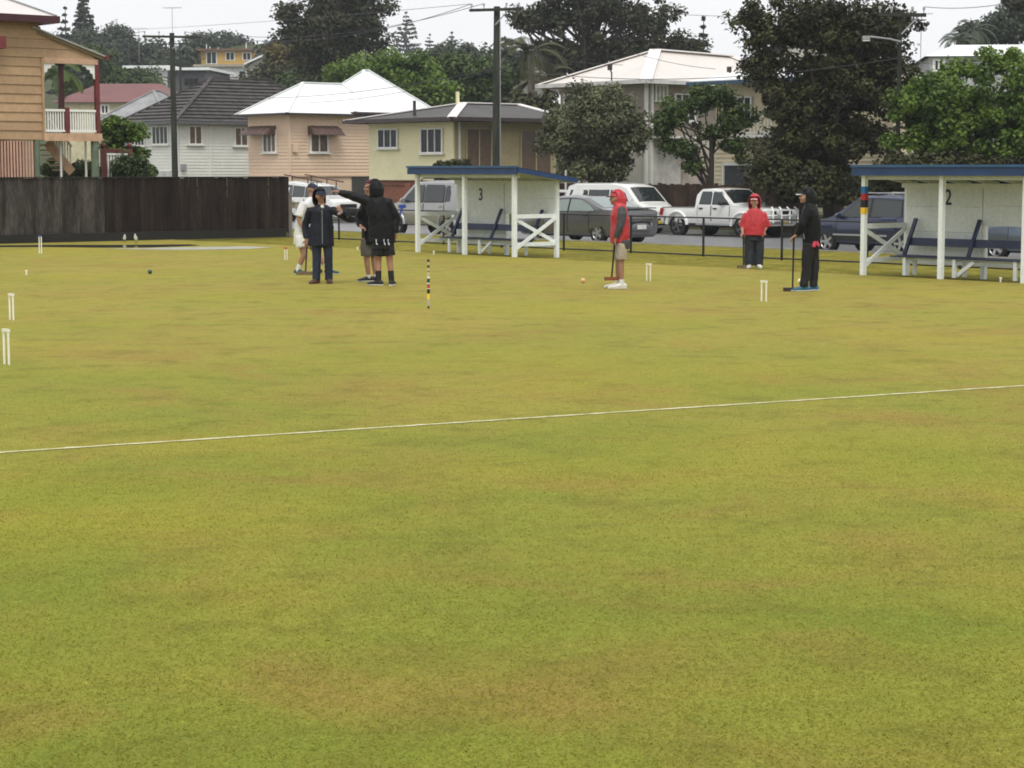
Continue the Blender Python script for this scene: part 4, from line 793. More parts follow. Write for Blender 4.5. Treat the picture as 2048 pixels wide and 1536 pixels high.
def street_fence():
    """dark timber fence and red-brown hedge line in front of the houses across the road"""
    O_ = 21.2; T0 = t_at(O_, 1110); T1 = t_at(O_, 1610); b = S(T0, O_); gz = 0.0; T = thing('timber_fence', 'dark brown timber fence across the road behind the white ute', 'fence', (b.x, b.y, gz), UA); Ln = T1 - T0
    PAL = M('brown_paling', (0.028, 0.018, 0.012), .8, .25, col2=(.085, .05, .03), scale=2, fine=.3, rnd=.25); proto = None; x = 0
    rnd = random.Random(5)
    while x < Ln:
        h = 1.62 + rnd.uniform(-.03, .03)
        if proto is None: o = proto = MB().box((0, 0, .5), (.19, .02, 1)).build('paling', PAL, T)
        else: o = inst(proto, T)
        o.location = (x + .1, -.03, -.05); o.scale = (1, 1, h); x += .197
    for z in (.4, 1.35): MB().beam((0, .02, z), (Ln, .02, z), .05, .09).build('rail', PAL, T)
    for i in range(10): MB().box((Ln * i / 9, .06, .8), (.1, .1, 1.65)).build('post', PAL, T)
    O_ = 21.4; T0 = t_at(O_, 745); T1 = t_at(O_, 905); b = S(T0, O_); T = thing('brick_wall', 'low red brick garden wall in front of the pale yellow house', 'wall', (b.x, b.y, 0), UA); Ln = T1 - T0
    MB().box((Ln / 2, 0, .68), (Ln, .22, 1.5)).build('brickwork', BRICK, T); MB().box((Ln / 2, 0, 1.46), (Ln + .06, .3, .07)).build('coping', M('brick_coping', (.14, .06, .04), .8), T)
    for i in range(3): MB().box((Ln * i / 2, -.02, .72), (.36, .36, 1.6)).build('pier', BRICK, T)
street_fence()
def sign_post():
    b = S(t_at(19.9, 1131), 19.9); T = thing('sign_post', 'slim pale metal post standing left of the white van', 'post', (b.x, b.y, 0)); MB().tube([(0, 0, -.1), (0, 0, 2.1)], .04, 8).build('shaft', M('pale_steel', (.5, .5, .48), .5), T); MB().box((-.12, -.04, 1.3), (.36, .02, .10)).build('plate', WHITEPAINT, T)
sign_post()

# ---------------------------------------------------------------- power poles and lines
POLE = M('pole_timber', (.022, .025, .018), .8, .2, col2=(.05, .052, .04), scale=1.5, stretch=(2, 2, .3), fine=.2)
INS = M('insulator', (.35, .36, .37), .3, .5); STEEL = M('galvanised_steel', (.35, .36, .37), .45, .4, metal=.3)
def power_pole(label, px, o, pyt, arms, r=.15, y=None, arm_len=2.4, lean=0.0):
    if y is None: b = S(t_at(o, px), o)
    else: b = Vector(((px - 1024) / FPX * y, y, 0))
    gz = TZ(b.x, b.y); zt = zat(b, pyt) - gz; T = thing('power_pole', label, 'power pole', (b.x, b.y, gz), 0)
    MB().tube([(0, 0, -.2), (lean * .5, 0, zt * .5), (lean, 0, zt)], [r * 1.1, r, r * .82], 14).build('pole', POLE, T, smooth=50); out = []
    for py, ln, ang in arms:
        z = zat(b, py) - gz; d = Vector((math.cos(ang), math.sin(ang), 0)); c = Vector((lean * z / zt, 0, z)) + Vector((-d.y, d.x, 0)) * (-r - .05)
        arm = MB().beam(c - d * ln / 2, c + d * ln / 2, .1, .11).build('crossarm', POLE, T)
        ii = None
        for f in (-.46, -.22, .22, .46):
            q = c + d * ln * f + Vector((0, 0, .055))
            if ii is None: ii = MB().tube([(0, 0, 0), (0, 0, .1), (0, 0, .12), (0, 0, .2)], [.02, .02, .05, .04], 8).build('insulator', INS, arm); ii.location = q
            else: inst(ii, arm, q)
            out.append(Vector((b.x, b.y, gz)) + q + Vector((0, 0, .2)))
        MB().beam(c + d * .55 + Vector((0, 0, -.05)), c + Vector((0, 0, -.6)), .03, .04).build('brace', STEEL, arm)
    return T, out, b, gz, zt
TL, insL, bL, gL, zL = power_pole('timber power pole rising behind the paling fence at the left', 354, 20.6, 66, [(74, 2.9, .2)], lean=-.04)
TM, insM, bM, gM, zM = power_pole('timber power pole rising behind the shelter numbered 3', 992, 20.6, 13, [(20, 2.2, -.35)], r=.155, lean=.05)
TR_, insR, bR, gR, zR = power_pole('dark power pole with a street lamp arm, buried in the huge dark tree', 1790, 0, 22, [(30, 1.6, .2)], r=.075, y=64)
TS, insS, bS, gS, zS = power_pole('thin distant power pole just right of the left power pole', 368, 0, 85, [(88, 1.8, .2)], r=.13, y=190)
mb = MB(); z = zM * .5; mb.tube([(.17, -.05, .3), (.17, -.05, zM * .93)], .028, 6); mb.build('conduit', STEEL, TM)
za = zat(bR, 84) - gR; s_ = 64 / FPX; mb = MB(); mb.tube([(0, -.12, za), (-.35, -.2, za + .08), (-62 * s_, -.3, za + 8 * s_ + .02)], .03, 6); arm = mb.build('lamp_arm', STEEL, TR_)
mb = MB(); mb.box((-70 * s_, -.3, za + 7 * s_), (.22, .18, .12)); mb.build('lamp_head', M('lamp_grey', (.30, .30, .29), .5), arm); MB().box((-70 * s_, -.3, za + 7 * s_ - .09), (.22, .16, .03)).build('lamp_lens', M('lens_pale', (.7, .7, .66), .2), arm)
WIRE = M('line_wire', (.05, .05, .055), .5, .3)
def wire(label, a, b, sag, r=.013):
    a, b = Vector(a), Vector(b); n = 24; pts = [a.lerp(b, i / n) - Vector((0, 0, sag * 4 * (i / n) * (1 - i / n))) for i in range(n + 1)]
    o = MB().tube(pts, r, 4).build('power_line', WIRE); props(o, label, 'power line'); o['group'] = 'power lines over the street'; return o
wire('upper line from the middle pole up to the top left', insM[0], D(-60, 60, 240), .6, .012); wire('upper line between the left pole and the middle pole', insL[3], insM[1], .7)
wire('second line between the left pole and the middle pole, just below the first', insL[2], insM[0], .9); wire('line leaving the left pole towards the left edge', insL[0], D(-80, 70, 130), .5)
wire('lowest line from the middle pole across the white pyramid roof to the left', Vector((bM.x - .1, bM.y, zat(bM, 138))), D(470, 196, 108), .35, .014)
wire('service line from the middle pole to the white hip roof', Vector((bM.x - .1, bM.y, zat(bM, 141))), D(620, 205, 101), .25, .012)
wire('line from the middle pole across the beige roof to the right pole', Vector((bM.x + .1, bM.y, zat(bM, 136))), Vector((bR.x, bR.y, zat(bR, 116))), .55, .015)
wire('service line from the middle pole to the left bracket of the beige roof', Vector((bM.x + .1, bM.y, zat(bM, 100))), D(1246, 130, 80.5), .1, .012)
wire('service line crossing the beige roof down to its right bracket', D(1265, 105, 83), D(1431, 138, 80), .1, .012)
wire('line between the gum tree and the huge dark tree', D(1335, 27, 120), Vector((bR.x, bR.y, zat(bR, 25))), .15, .016)
wire('line from the right pole towards the top right corner', insR[3], D(2100, -15, 62), .2, .012); wire('line from the right pole down to the white roof at the right', Vector((bR.x, bR.y, zat(bR, 112))), D(1930, 118, 92), .25, .012)
# television aerials
def aerial(label, px, y, pyt, pyb, w_):
    b = D(px, pyb, y); zt = D(px, pyt, y).z - b.z; T = thing('tv_aerial', label, 'aerial', b, -.1); MB().tube([(0, 0, -1.5), (0, 0, zt)], .02, 6).build('mast', STEEL, T); mb = MB(); mb.beam((-w_ / 2, 0, zt), (w_ / 2, 0, zt), .025, .025)
    for i in range(7): x = -w_ / 2 + w_ * i / 6; mb.beam((x, -.25, zt + .02), (x, .25, zt + .02), .02, .02)
    mb.build('boom', STEEL, T)
aerial('thin tall aerial above the left power pole', 345, 125, 16, 62, 1.1); aerial('aerial on the skyline between the hill trees and the left power pole', 278, 180, 57, 90, 1.6); aerial('aerial beside the right power pole', 1842, 95, 28, 75, 1.0)
# ---------------------------------------------------------------- lawn shelters with benches
BLUE = M('blue_fascia', (.010, .034, .105), .4, .4, col2=(.016, .05, .14), scale=2.5, fine=.12); BLUED = M('navy_bench_paint', (.012, .018, .05), .4, .4, col2=(.02, .035, .085), scale=3, fine=.15)
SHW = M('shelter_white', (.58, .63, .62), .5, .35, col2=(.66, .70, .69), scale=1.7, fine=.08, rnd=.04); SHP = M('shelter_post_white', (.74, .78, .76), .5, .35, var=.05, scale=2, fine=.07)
def shelter(label, px, number, bands, bench_label):
    b = S(t_at(0.02, px), 0.02); T = thing('lawn_shelter', label, 'shelter', (b.x, b.y, 0), UA, 'shelters beside the lawns'); Bm, Dp = 1.93, 1.36; zf, zk = 2.04, 1.84
    zr = lambda y: 2.15 - .135 * (y + .16)
    pst = MB().box((0, 0, .93), (.095, .095, 2.26)).build('post', SHP, T); pst.location = (0, 0, 0)
    for x in (Bm, 2 * Bm): inst(pst, T, (x, 0, 0))
    for x in (0, Bm, 2 * Bm): inst(pst, T, (x, Dp, -.17))
    # roof, fascia, barge boards, rafters
    y0, y1, x0, x1 = -.16, 1.74, -.18, 2 * Bm + .31; mb = MB(); n = 26
    for i in range(n):
        a, c = x0 + (x1 - x0) * i / n, x0 + (x1 - x0) * (i + 1) / n; h = .016 * (i % 2)
        mb.add([(a, y0, zr(y0) + .02 + h), (c, y0, zr(y0) + .02 + .016 - h), (c, y1, zr(y1) + .02 + .016 - h), (a, y1, zr(y1) + .02 + h)], [(0, 1, 2, 3)])
    mb.prism([(x0, y0 + .01, zr(y0) - .02), (x1, y0 + .01, zr(y0) - .02), (x1, y1, zr(y1) - .02), (x0, y1, zr(y1) - .02)], (0, 0, .03)); rf = mb.build('roof', M('blue_roof_sheet', (.02, .06, .15), .45, .4, var=.2, fine=.1), T)
    MB().box(((x0 + x1) / 2, y0 - .02, zr(y0) - .085), (x1 - x0, .03, .15)).build('fascia', BLUE, rf); MB().box(((x0 + x1) / 2, y0 - .03, zr(y0) + .028), (x1 - x0 + .02, .07, .05)).build('gutter', M('blue_gutter_bright', (.02, .075, .17), .35, .5), rf)
    for x in (x0 - .017, x1 + .017): MB().beam((x, y0, zr(y0) - .055), (x, y1, zr(y1) - .055), .03, .11).build('barge_board', BLUE, rf)
    MB().box(((x0 + x1) / 2, y1 + .017, zr(y1) - .05), (x1 - x0, .03, .1)).build('fascia', BLUE, rf)
    for i in range(7): x = x0 + .15 + (x1 - x0 - .3) * i / 6; MB().beam((x, y0 + .06, zr(y0) - .075), (x, y1 - .05, zr(y1) - .075), .045, .09).build('rafter', SHW, rf)
    for y in (.06, Dp - .06): MB().beam((-.1, y, zr(y) - .165), (2 * Bm + .1, y, zr(y) - .165), .045, .09).build('beam', SHW, T)
    # back wall sheets
    for a, c, zs in ((.03, Bm - .02, (.30, .86, 1.36, 1.80)), (Bm + .03, 2 * Bm - .02, (1.0, 1.40, 1.80))):
        for k in range(len(zs) - 1): MB().box(((a + c) / 2, Dp - .065 + .003 * (k % 2), (zs[k] + zs[k + 1]) / 2), (c - a, .018, zs[k + 1] - zs[k] - .005)).build('board', SHW, T)
    # ends: rail, cross brace, bottom rail
    for x in (0, 2 * Bm):
        MB().beam((x, .05, .98), (x, Dp - .05, .98), .045, .10).build('rail', SHP, T); MB().beam((x, .05, .30), (x, Dp - .05, .30), .045, .09).build('rail', SHP, T)
        MB().beam((x - .026, .03, .92), (x - .026, Dp - .03, .33), .03, .085).build('brace', SHP, T); MB().beam((x + .026, .03, .20), (x + .026, Dp - .03, .95), .03, .085).build('brace', SHP, T)
    MB().beam((.05, Dp - .05, .24), (2 * Bm - .05, Dp - .05, .24), .045, .07).build('rail', SHP, T)
    # painted number
    cu = bpy.data.curves.new('numeral', 'FONT'); cu.body = number; cu.size = .44; cu.align_x = 'CENTER'; cu.align_y = 'CENTER'; cu.extrude = .002; cu.offset = .006
    o = bpy.data.objects.new('numeral', cu); COL.objects.link(o); dg = bpy.context.evaluated_depsgraph_get(); me = bpy.data.meshes.new_from_object(o.evaluated_get(dg)); bpy.data.objects.remove(o)
    o = mesh_obj('numeral', me, M('numeral_paint', (.015, .035, .06), .5, .3), T); o.location = (.99 if number == '3' else 1.08, Dp - .0785, 1.46 if number == '3' else 1.54); o.rotation_euler = (math.pi / 2, 0, 0); o.scale = (.85, 1, 1)
    if bands:
        zc = zat(b, 373)
        for nm, y_a, y_b in (('blue', 373, 387), ('red', 387, 400), ('black', 400, 415), ('yellow', 415, 428)):
            za, zb = zat(b, y_a), zat(b, y_b); o = MB().box((0, 0, (za + zb) / 2), (.105, .105, za - zb)).build('painted_band', M('band_' + nm, {'blue': (.01, .12, .32), 'red': (.36, .02, .02), 'black': (.01, .01, .012), 'yellow': (.75, .48, .03)}[nm], .45), T); o['label'] = nm + ' band painted round the post'
    # bench
    Bn = thing('bench', bench_label, 'bench', T.matrix_basis @ Vector((.25, .52, 0)), UA, 'benches inside the shelters'); Lb = 2 * Bm - .5
    for k in range(2): MB().box((Lb / 2, .09 + .2 * k, .375 + .012 * k), (Lb, .185, .028)).build('seat_plank', BLUED, Bn)
    MB().box((Lb / 2, .50, .66), (Lb - .05, .03, .16), rot=Matrix.Rotation(R(-18), 3, 'X')).build('back_plank', BLUED, Bn)
    for x in (.1, Lb * .5, Lb - .1): MB().beam((x, .30, .33), (x, .68, 1.12), .05, .075, up=(1, 0, 0)).build('back_support', BLUED, Bn)
    for x in (.35, Lb * .47, Lb - .35):
        MB().box((x, .04, .18), (.075, .05, .36)).build('leg', SHP, Bn); MB().box((x, .36, .18), (.075, .05, .36)).build('leg', SHP, Bn)
        if abs(x - Lb * .47) < .1: MB().beam((x + .06, .06, .05), (x + .45, .06, .32), .04, .07).build('brace', SHP, Bn)
    MB().box((Lb / 2, .2, .33), (Lb - .2, .06, .05)).build('stretcher', SHP, Bn)
    return T
shelter('white timber shelter with blue roof and the number 3 on its back wall', 836, '3', False, 'navy plank bench in the shelter behind the group of four people')
shelter('white blue-roofed shelter numbered 2, its left post banded blue, red, black and yellow', 1726, '2', True, 'navy plank bench in the shelter at the right edge, with the banded post')

# ---------------------------------------------------------------- croquet hoops, pegs, balls
HOOPW = M('hoop_white', (.80, .78, .66), .4, .4, var=.08, scale=9, fine=.08)
def hoop(px, pyb, pyt, label, crown=None, yaw=UA):
    b = G(px, pyb); z = zat(b, pyt); T = thing('croquet_hoop', label, 'hoop', (b.x, b.y, 0), yaw, 'croquet hoops on the lawn'); wd = .105 * (z / .36) ** .5
    for s_ in (-1, 1): MB().tube([(s_ * wd / 2, 0, -.05), (s_ * wd / 2, 0, z - .02)], .0125 * (z / .33) ** .5, 10).build('upright', HOOPW, T, smooth=50)
    MB().box((0, 0, z - .015), (wd + .034, .03, .032)).build('crown', M('hoop_crown_' + crown, {'blue': (.03, .12, .30), 'red': (.40, .06, .03)}[crown], .4) if crown else HOOPW, T)
hoop(13.5, 729, 658, 'largest white hoop, lowest at the left edge of the lawn'); hoop(23.5, 640, 587, 'white hoop at the left edge, just above the largest hoop'); hoop(81, 507, 471, 'white hoop with blue crown in front of the dark paling fence', 'blue')
hoop(572, 520, 495, 'small far hoop with red crown left of the white shirted man', 'red'); hoop(1297, 562, 527, 'white hoop right of the man in the red and grey jacket'); hoop(1527.5, 603, 561, 'white hoop in front of the person all in black at the right')
def peg():
    b = G(857, 617); T = thing('croquet_peg', 'slim winning peg banded in blue-green, red, black and yellow, standing in mid lawn', 'croquet peg', (b.x, b.y, 0)); s = FPX / b.y
    cols = {'brown': (.06, .035, .015), 'pale': (.55, .45, .28), 'white': (.75, .74, .66), 'green': (.01, .06, .055), 'red': (.40, .06, .03), 'black': (.012, .008, .008), 'yellow': (.80, .56, .06), 'grey': (.42, .38, .30)}
    for nm, a, c, r in (('brown', 518.5, 524, .020), ('pale', 524, 530, .018), ('brown', 530, 535.5, .020), ('pale', 535.5, 542, .018), ('brown', 542, 544, .017), ('pale', 544, 553, .018), ('white', 553, 557, .022), ('green', 557, 565.5, .023), ('white', 565.5, 568, .023), ('red', 568, 576.5, .023), ('white', 576.5, 578, .023), ('black', 578, 587, .023), ('yellow', 587, 598, .024), ('grey', 598, 612, .023), ('brown', 612, 618, .016)):
        za, zb = zat(b, a), max(-.03, zat(b, c)); o = MB().tube([(0, 0, zb), (0, 0, za)], r, 14).build('band', M('peg_' + nm, cols[nm], .45, .35, var=.08), T, smooth=50); o['label'] = nm + ' painted section of the peg'
peg()
def corner_peg(px, pyb, h, label):
    b = G(px, pyb); T = thing('corner_peg', label, 'corner peg', (b.x, b.y, 0), 0, 'corner pegs'); MB().tube([(0, 0, -.03), (0, 0, h * .75)], .016, 8).build('shaft', HOOPW, T); MB().box((0, 0, h * .86), (.045, .03, h * .28)).build('cap', HOOPW, T)
corner_peg(53, 550, .1, 'tiny white corner peg at the far left of the lawn'); corner_peg(867.5, 509, .09, 'tiny white corner peg in front of the shelter numbered 3'); corner_peg(715, 500, .08, 'tiny white corner peg left of the tall man in black'); corner_peg(2001, 564, .09, 'tiny white corner peg below the bench of the shelter numbered 2'); corner_peg(594.5, 497, .08, 'tiny white corner peg left of the white shorts')
def ball(px, pyb, col, label, r=.046):
    b = G(px, pyb); T = MB().ball((0, 0, r), r, 24, 14).build('croquet_ball', M('ball_' + col, {'green': (.012, .06, .035), 'peach': (.72, .38, .19), 'cream': (.78, .72, .45), 'brown': (.05, .03, .02)}[col], .35, .5, var=.06), smooth=80); T.location = (b.x, b.y, 0); props(T, label, 'ball')
    T['group'] = 'croquet balls'
ball(300, 548, 'green', 'dark green ball alone on the left of the lawn'); ball(1166, 566, 'peach', 'peach ball left of the man in the red and grey jacket'); ball(1600, 567, 'cream', 'cream ball behind the feet of the person all in black'); ball(627, 544, 'cream', 'cream ball beside the mallet head at the white shirted man'); ball(641, 546, 'brown', 'dark brown ball beside the cream ball near the woman')

# ---------------------------------------------------------------- birds by the puddle
def bird(px, pyb, h, label, yaw):
    b = G(px, pyb); T = thing('bird', label, 'bird', (b.x, b.y, 0), yaw); W = M('white_feather', (.80, .79, .76), .8, .2, var=.05); K = M('black_feather', (.02, .02, .02), .7, .25)
    k = h / .24; mb = MB()
    mb.rings([((-.10 * k, 0, .115 * k), (0, .006, 0), (0, 0, .008)), ((-.06 * k, 0, .115 * k), (0, .03 * k, 0), (0, 0, .03 * k)), ((-.005, 0, .125 * k), (0, .05 * k, 0), (0, 0, .055 * k)), ((.035 * k, 0, .15 * k), (0, .042 * k, 0), (.015 * k, 0, .048 * k)), ((.045 * k, 0, .185 * k), (0, .024 * k, 0), (.012 * k, 0, .026 * k)), ((.05 * k, 0, .21 * k), (0, .026 * k, 0), (.006 * k, 0, .026 * k)), ((.052 * k, 0, .235 * k), (0, .012 * k, 0), (0, 0, .004))], 12); mb.build('body', W, T, smooth=70)
    mb = MB(); mb.rings([((.07 * k, 0, .212 * k), (0, .006 * k, 0), (0, 0, .006 * k)), ((.115 * k, 0, .205 * k), (0, .001, 0), (0, 0, .001))], 8); mb.build('beak', K, T)
    for s_ in (-1, 1):
        mb = MB(); mb.rings([((.02 * k, s_ * .048 * k, .14 * k), (0, .006, 0), (0, 0, .02 * k)), ((-.03 * k, s_ * .05 * k, .13 * k), (0, .008, 0), (0, 0, .035 * k)), ((-.14 * k, s_ * .02 * k, .11 * k), (0, .003, 0), (0, 0, .006))], 10); mb.build('wing', K, T, smooth=70)
        MB().tube([(.0, s_ * .02 * k, .09 * k), (-.005, s_ * .02 * k, .045 * k), (.004, s_ * .02 * k, 0.004)], .0045, 6).build('leg', K, T); MB().box((.012, s_ * .02 * k, .005), (.03, .014, .006)).build('foot', K, T)
    MB().ball((.062 * k, -.022 * k, .217 * k), .004 * k, 6, 4).build('eye', K, T)
bird(249, 485, .24, 'white-breasted bird, left of two at the puddle by the fence', -1.2); bird(272, 487, .28, 'white-breasted bird, right of two at the puddle by the fence', -1.75)
# ---------------------------------------------------------------- parked vehicles
TYRE = M('tyre_rubber', (.018, .018, .018), .75, .25, var=.2, fine=.15); RIM = M('alloy_rim', (.45, .45, .46), .3, .5, metal=.6, var=.05); STEELRIM = M('dark_steel_rim', (.10, .10, .10), .45, .4, metal=.3)
CGLASS = M('car_glass', (.022, .028, .028), .03, .7, var=.05); PALEGLASS = M('car_glass_painted_light', (.20, .25, .235), .03, .9, var=.05); TRIMK = M('black_plastic', (.015, .015, .016), .5, .35, var=.1); HEAD = M('headlamp_lens', (.62, .64, .66), .08, .8, var=.05); TAIL = M('tail_lamp', (.34, .012, .015), .12, .7); AMBER = M('amber_lens', (.7, .25, .03), .15, .6); PLATEY = M('yellow_plate', (.62, .48, .05), .5); PLATEW = M('white_plate', (.62, .62, .6), .5); CHROME = M('chrome_trim', (.55, .56, .58), .12, .6, metal=.8)  # pale sedan glass has sky sheen and street brightness put into its colour
def lerp_tab(tab, x):
    if x <= tab[0][0]: return tab[0][1]
    for (a, za), (b, zb) in zip(tab, tab[1:]):
        if x <= b: return za + (zb - za) * (x - a) / (b - a)
    return tab[-1][1]
GL = [None]
def car(name, label, cat, paint, loc, yaw, L_, W_, top, belt, z0, wheels, wr, sides, shield, rear=None, doors=(), rim=RIM, tumble=.30, bumper=None, heads=None, tails=None, plate=None, grille=None, extras=None, group='cars parked along the street', spokes=5, flare=0):
    T = thing(name, label, cat, loc, yaw, group); hw = lambda x: W_ / 2 * (1 - .13 * abs(x / (L_ / 2)) ** 5)
    zb_ = lambda x: lerp_tab(belt, x); zt_ = lambda x: max(lerp_tab(top, x), zb_(x) + .03)
    def ysurf(x, z):
        zb = zb_(x); h = hw(x)
        if z >= zb: return h * .965 - tumble * (z - zb)
        zm = z0 + .45 * (zb - z0); return h * (.965 + .035 * (1 - abs(z - zm) / max(.01, zb - zm))) if z > zm else h * (.93 + .07 * (z - z0) / (zm - z0))
    xs = sorted(set([-L_ / 2, -L_ / 2 + .04, L_ / 2 - .04, L_ / 2] + [p[0] for p in top] + [p[0] for p in belt] + list(np.linspace(-L_ / 2 + .12, L_ / 2 - .12, 26)))); mb = MB(); V = []; K = 0
    for x in xs:
        zb, zt = zb_(x), zt_(x); ec = .93 if abs(abs(x) - L_ / 2) < 1e-6 else 1.0; zl = z0 + (.10 if abs(x) > L_ / 2 - .05 else 0)
        half = [(.0, zl), (hw(x) * .82, zl), (ysurf(x, z0 + .02), zl + .05), (ysurf(x, z0 + .45 * (zb - z0)), z0 + .45 * (zb - z0)), (ysurf(x, zb - .10), zb - .10), (ysurf(x, zb), zb)]
        yt = ysurf(x, zt); half += [(ysurf(x, zb + (zt - zb) * .5), zb + (zt - zb) * .5), (max(.1, yt + .015), zt - min(.05, (zt - zb) * .3)), (max(.08, yt - .07), zt), (max(.04, yt * .5), zt + .018), (0, zt + .022)]
        ring = [(x, -y * ec, z) for y, z in half] + [(x, y * ec, z) for y, z in half[-2:0:-1]]; K = len(ring); V += ring
    Fs = [(i * K + k, i * K + (k + 1) % K, (i + 1) * K + (k + 1) % K, (i + 1) * K + k) for i in range(len(xs) - 1) for k in range(K)]; Fs += [tuple(range(K - 1, -1, -1)), tuple((len(xs) - 1) * K + k for k in range(K))]
    mb.add(V, [f[::-1] for f in Fs]); body = mb.build('body', paint, T, weld=True)
    cut = MB()
    for wx in wheels:
        for s_ in (-1, 1): cut.tube([(wx, s_ * (W_ / 2 - .27), wr), (wx, s_ * (W_ / 2 + .2), wr)], wr + .055, 28)
    co = cut.build('cut', paint); bo = body.modifiers.new('arches', 'BOOLEAN'); bo.operation = 'DIFFERENCE'; bo.object = co; bo.solver = 'EXACT'; bake(body); bpy.data.objects.remove(co)
    body.data.shade_smooth(); body.data.set_sharp_from_angle(angle=R(28))
    wp = {}
    for wx in wheels:
        for s_ in (-1, 1):
            if s_ not in wp:
                t = MB(); prof = [(.0, wr * .66), (.0, wr * .92), (.03, wr), (.19, wr), (.22, wr * .92), (.22, wr * .66)]; n = 28; Vv = [(r * math.sin(2 * math.pi * k / n), s_ * (-y), r * math.cos(2 * math.pi * k / n)) for y, r in prof for k in range(n)]
                t.add(Vv, [(j * n + k, j * n + (k + 1) % n, (j + 1) * n + (k + 1) % n, (j + 1) * n + k) for j in range(len(prof) - 1) for k in range(n)]); o = t.build('wheel', TYRE, T, smooth=40)
                r = MB(); r.tube([(0, -s_ * .05, 0), (0, -s_ * .16, 0)], wr * .67, 24); r.m = 1
                for k in range(spokes):
                    a = 2 * math.pi * k / spokes + .3; r.beam((math.sin(a) * .05, -s_ * .028, math.cos(a) * .05), (math.sin(a) * wr * .64, -s_ * .02, math.cos(a) * wr * .64), .07, .04, up=(0, 1, 0))
                r.tube([(0, -s_ * .0, 0), (0, -s_ * .05, 0)], .065, 12); n = 24
                r.tube([(wr * .64 * math.sin(2 * math.pi * k / n), -s_ * .03, wr * .64 * math.cos(2 * math.pi * k / n)) for k in range(n + 1)], .018, 6); mesh_obj('rim', r.mesh(), [TRIMK, rim], o); wp[s_] = o
            else: o = copy_tree(wp[s_], T)
            o.location = (wx, s_ * (W_ / 2 - .02), wr)
    if flare:
        for wx in wheels:
            for s_ in (-1, 1):
                mb = MB(); pts = [(wx + (wr + .09) * math.cos(a), s_ * (W_ / 2 - .01), wr + (wr + .09) * math.sin(a)) for a in np.linspace(.05, math.pi - .05, 14)]; mb.tube(pts, .06, 8); mb.build('wheel_flare', paint, T, smooth=60)
    off = .007
    def sidepoly(poly, s_, o_=off, inset=.02):
        P = [Vector((x, s_ * (ysurf(x, z) + o_), z)) for x, z in poly]; Q = [Vector((p.x, p.y - s_ * inset, p.z)) for p in P]; n = len(P); fs = [tuple(range(n)), tuple(range(2 * n - 1, n - 1, -1))] + [(i, n + i, n + (i + 1) % n, (i + 1) % n) for i in range(n)]
        return P + Q, fs
    for poly in sides:
        for s_ in (-1, 1):
            cx, cz = sum(p[0] for p in poly) / len(poly), sum(p[1] for p in poly) / len(poly); m2 = MB(); big = [(cx + (x - cx) * 1.05 + math.copysign(.015, x - cx), cz + (z - cz) * 1.06 + math.copysign(.012, z - cz)) for x, z in poly]
            m2.add(*sidepoly(big, s_, .003)); fr = m2.build('window_seal', TRIMK, T); m3 = MB(); m3.add(*sidepoly(poly, s_, .010)); m3.build('pane', GL[0] or CGLASS, fr)
    def cross(x0_, x1_, nm, inset=.05):
        zz0, zz1 = zt_(x0_), zt_(x1_); d = Vector((x1_ - x0_, 0, zz1 - zz0)).normalized(); nr = Vector((-d.z, 0, d.x)); nr = nr if nr.z > 0 else -nr; V = []
        for f in (0, .5, 1):
            x = x0_ + (x1_ - x0_) * f; z = zz0 + (zz1 - zz0) * f; yw = max(.1, ysurf(x, z) - .07 - inset)
            for g in (-1, -.5, 0, .5, 1): V.append(Vector((x, yw * g, z + .02 * (1 - abs(g) ** 2))) + nr * .010)
        fs = [(i * 5 + k, i * 5 + k + 1, (i + 1) * 5 + k + 1, (i + 1) * 5 + k) for i in range(2) for k in range(4)]; m = MB(); m.add(V, fs); return m.build(nm, GL[0] or CGLASS, T)
    cross(*shield, 'windscreen')
    if rear: cross(*rear, 'rear_window')
    for x0_, x1_ in doors:
        for s_ in (-1, 1):
            za = z0 + .13; P = []; xsn = np.linspace(x0_, x1_, 4); m = MB(); Vv = []
            for x in xsn:
                for f in (0, .35, .7, 1): z = za + (zb_(x) - .02 - za) * f; Vv.append((x, s_ * (ysurf(x, z) + .009), z))
            m.add(Vv, [(i * 4 + k, i * 4 + k + 1, (i + 1) * 4 + k + 1, (i + 1) * 4 + k) for i in range(3) for k in range(3)]); dr = m.build('door', paint, T, smooth=40)
            for xe in (x0_ - .012, x1_ + .012): mm = MB(); mm.tube([(xe, s_ * (ysurf(xe, za + f * (zb_(xe) - za)) + .001), za + f * (zb_(xe) - za)) for f in (0, .4, .75, 1)], .010, 4); mm.build('door_gap', TRIMK, dr)
            zh = zb_(x0_) - .10; hx = x0_ + .16; MB().box((hx, s_ * (ysurf(hx, zh) + .025), zh), (.17, .03, .045)).build('handle', TRIMK if doors_black else paint, dr)
    mx_ = sides_mirror
    for s_ in (-1, 1): m = MB(); zz = zb_(mx_) + .09; yy = ysurf(mx_, zb_(mx_)); m.rings([((mx_ - .05, s_ * (yy + .12), zz), (0, .10, 0), (0, 0, .075)), ((mx_ + .0, s_ * (yy + .12), zz), (0, .11, 0), (0, 0, .085)), ((mx_ + .10, s_ * (yy + .10), zz), (0, .06, 0), (0, 0, .05))], 12); m.beam((mx_ + .02, s_ * (yy - .02), zz - .05), (mx_ + .02, s_ * (yy + .1), zz - .02), .05, .04); m.build('mirror', TRIMK if mirror_black else paint, T, smooth=60)
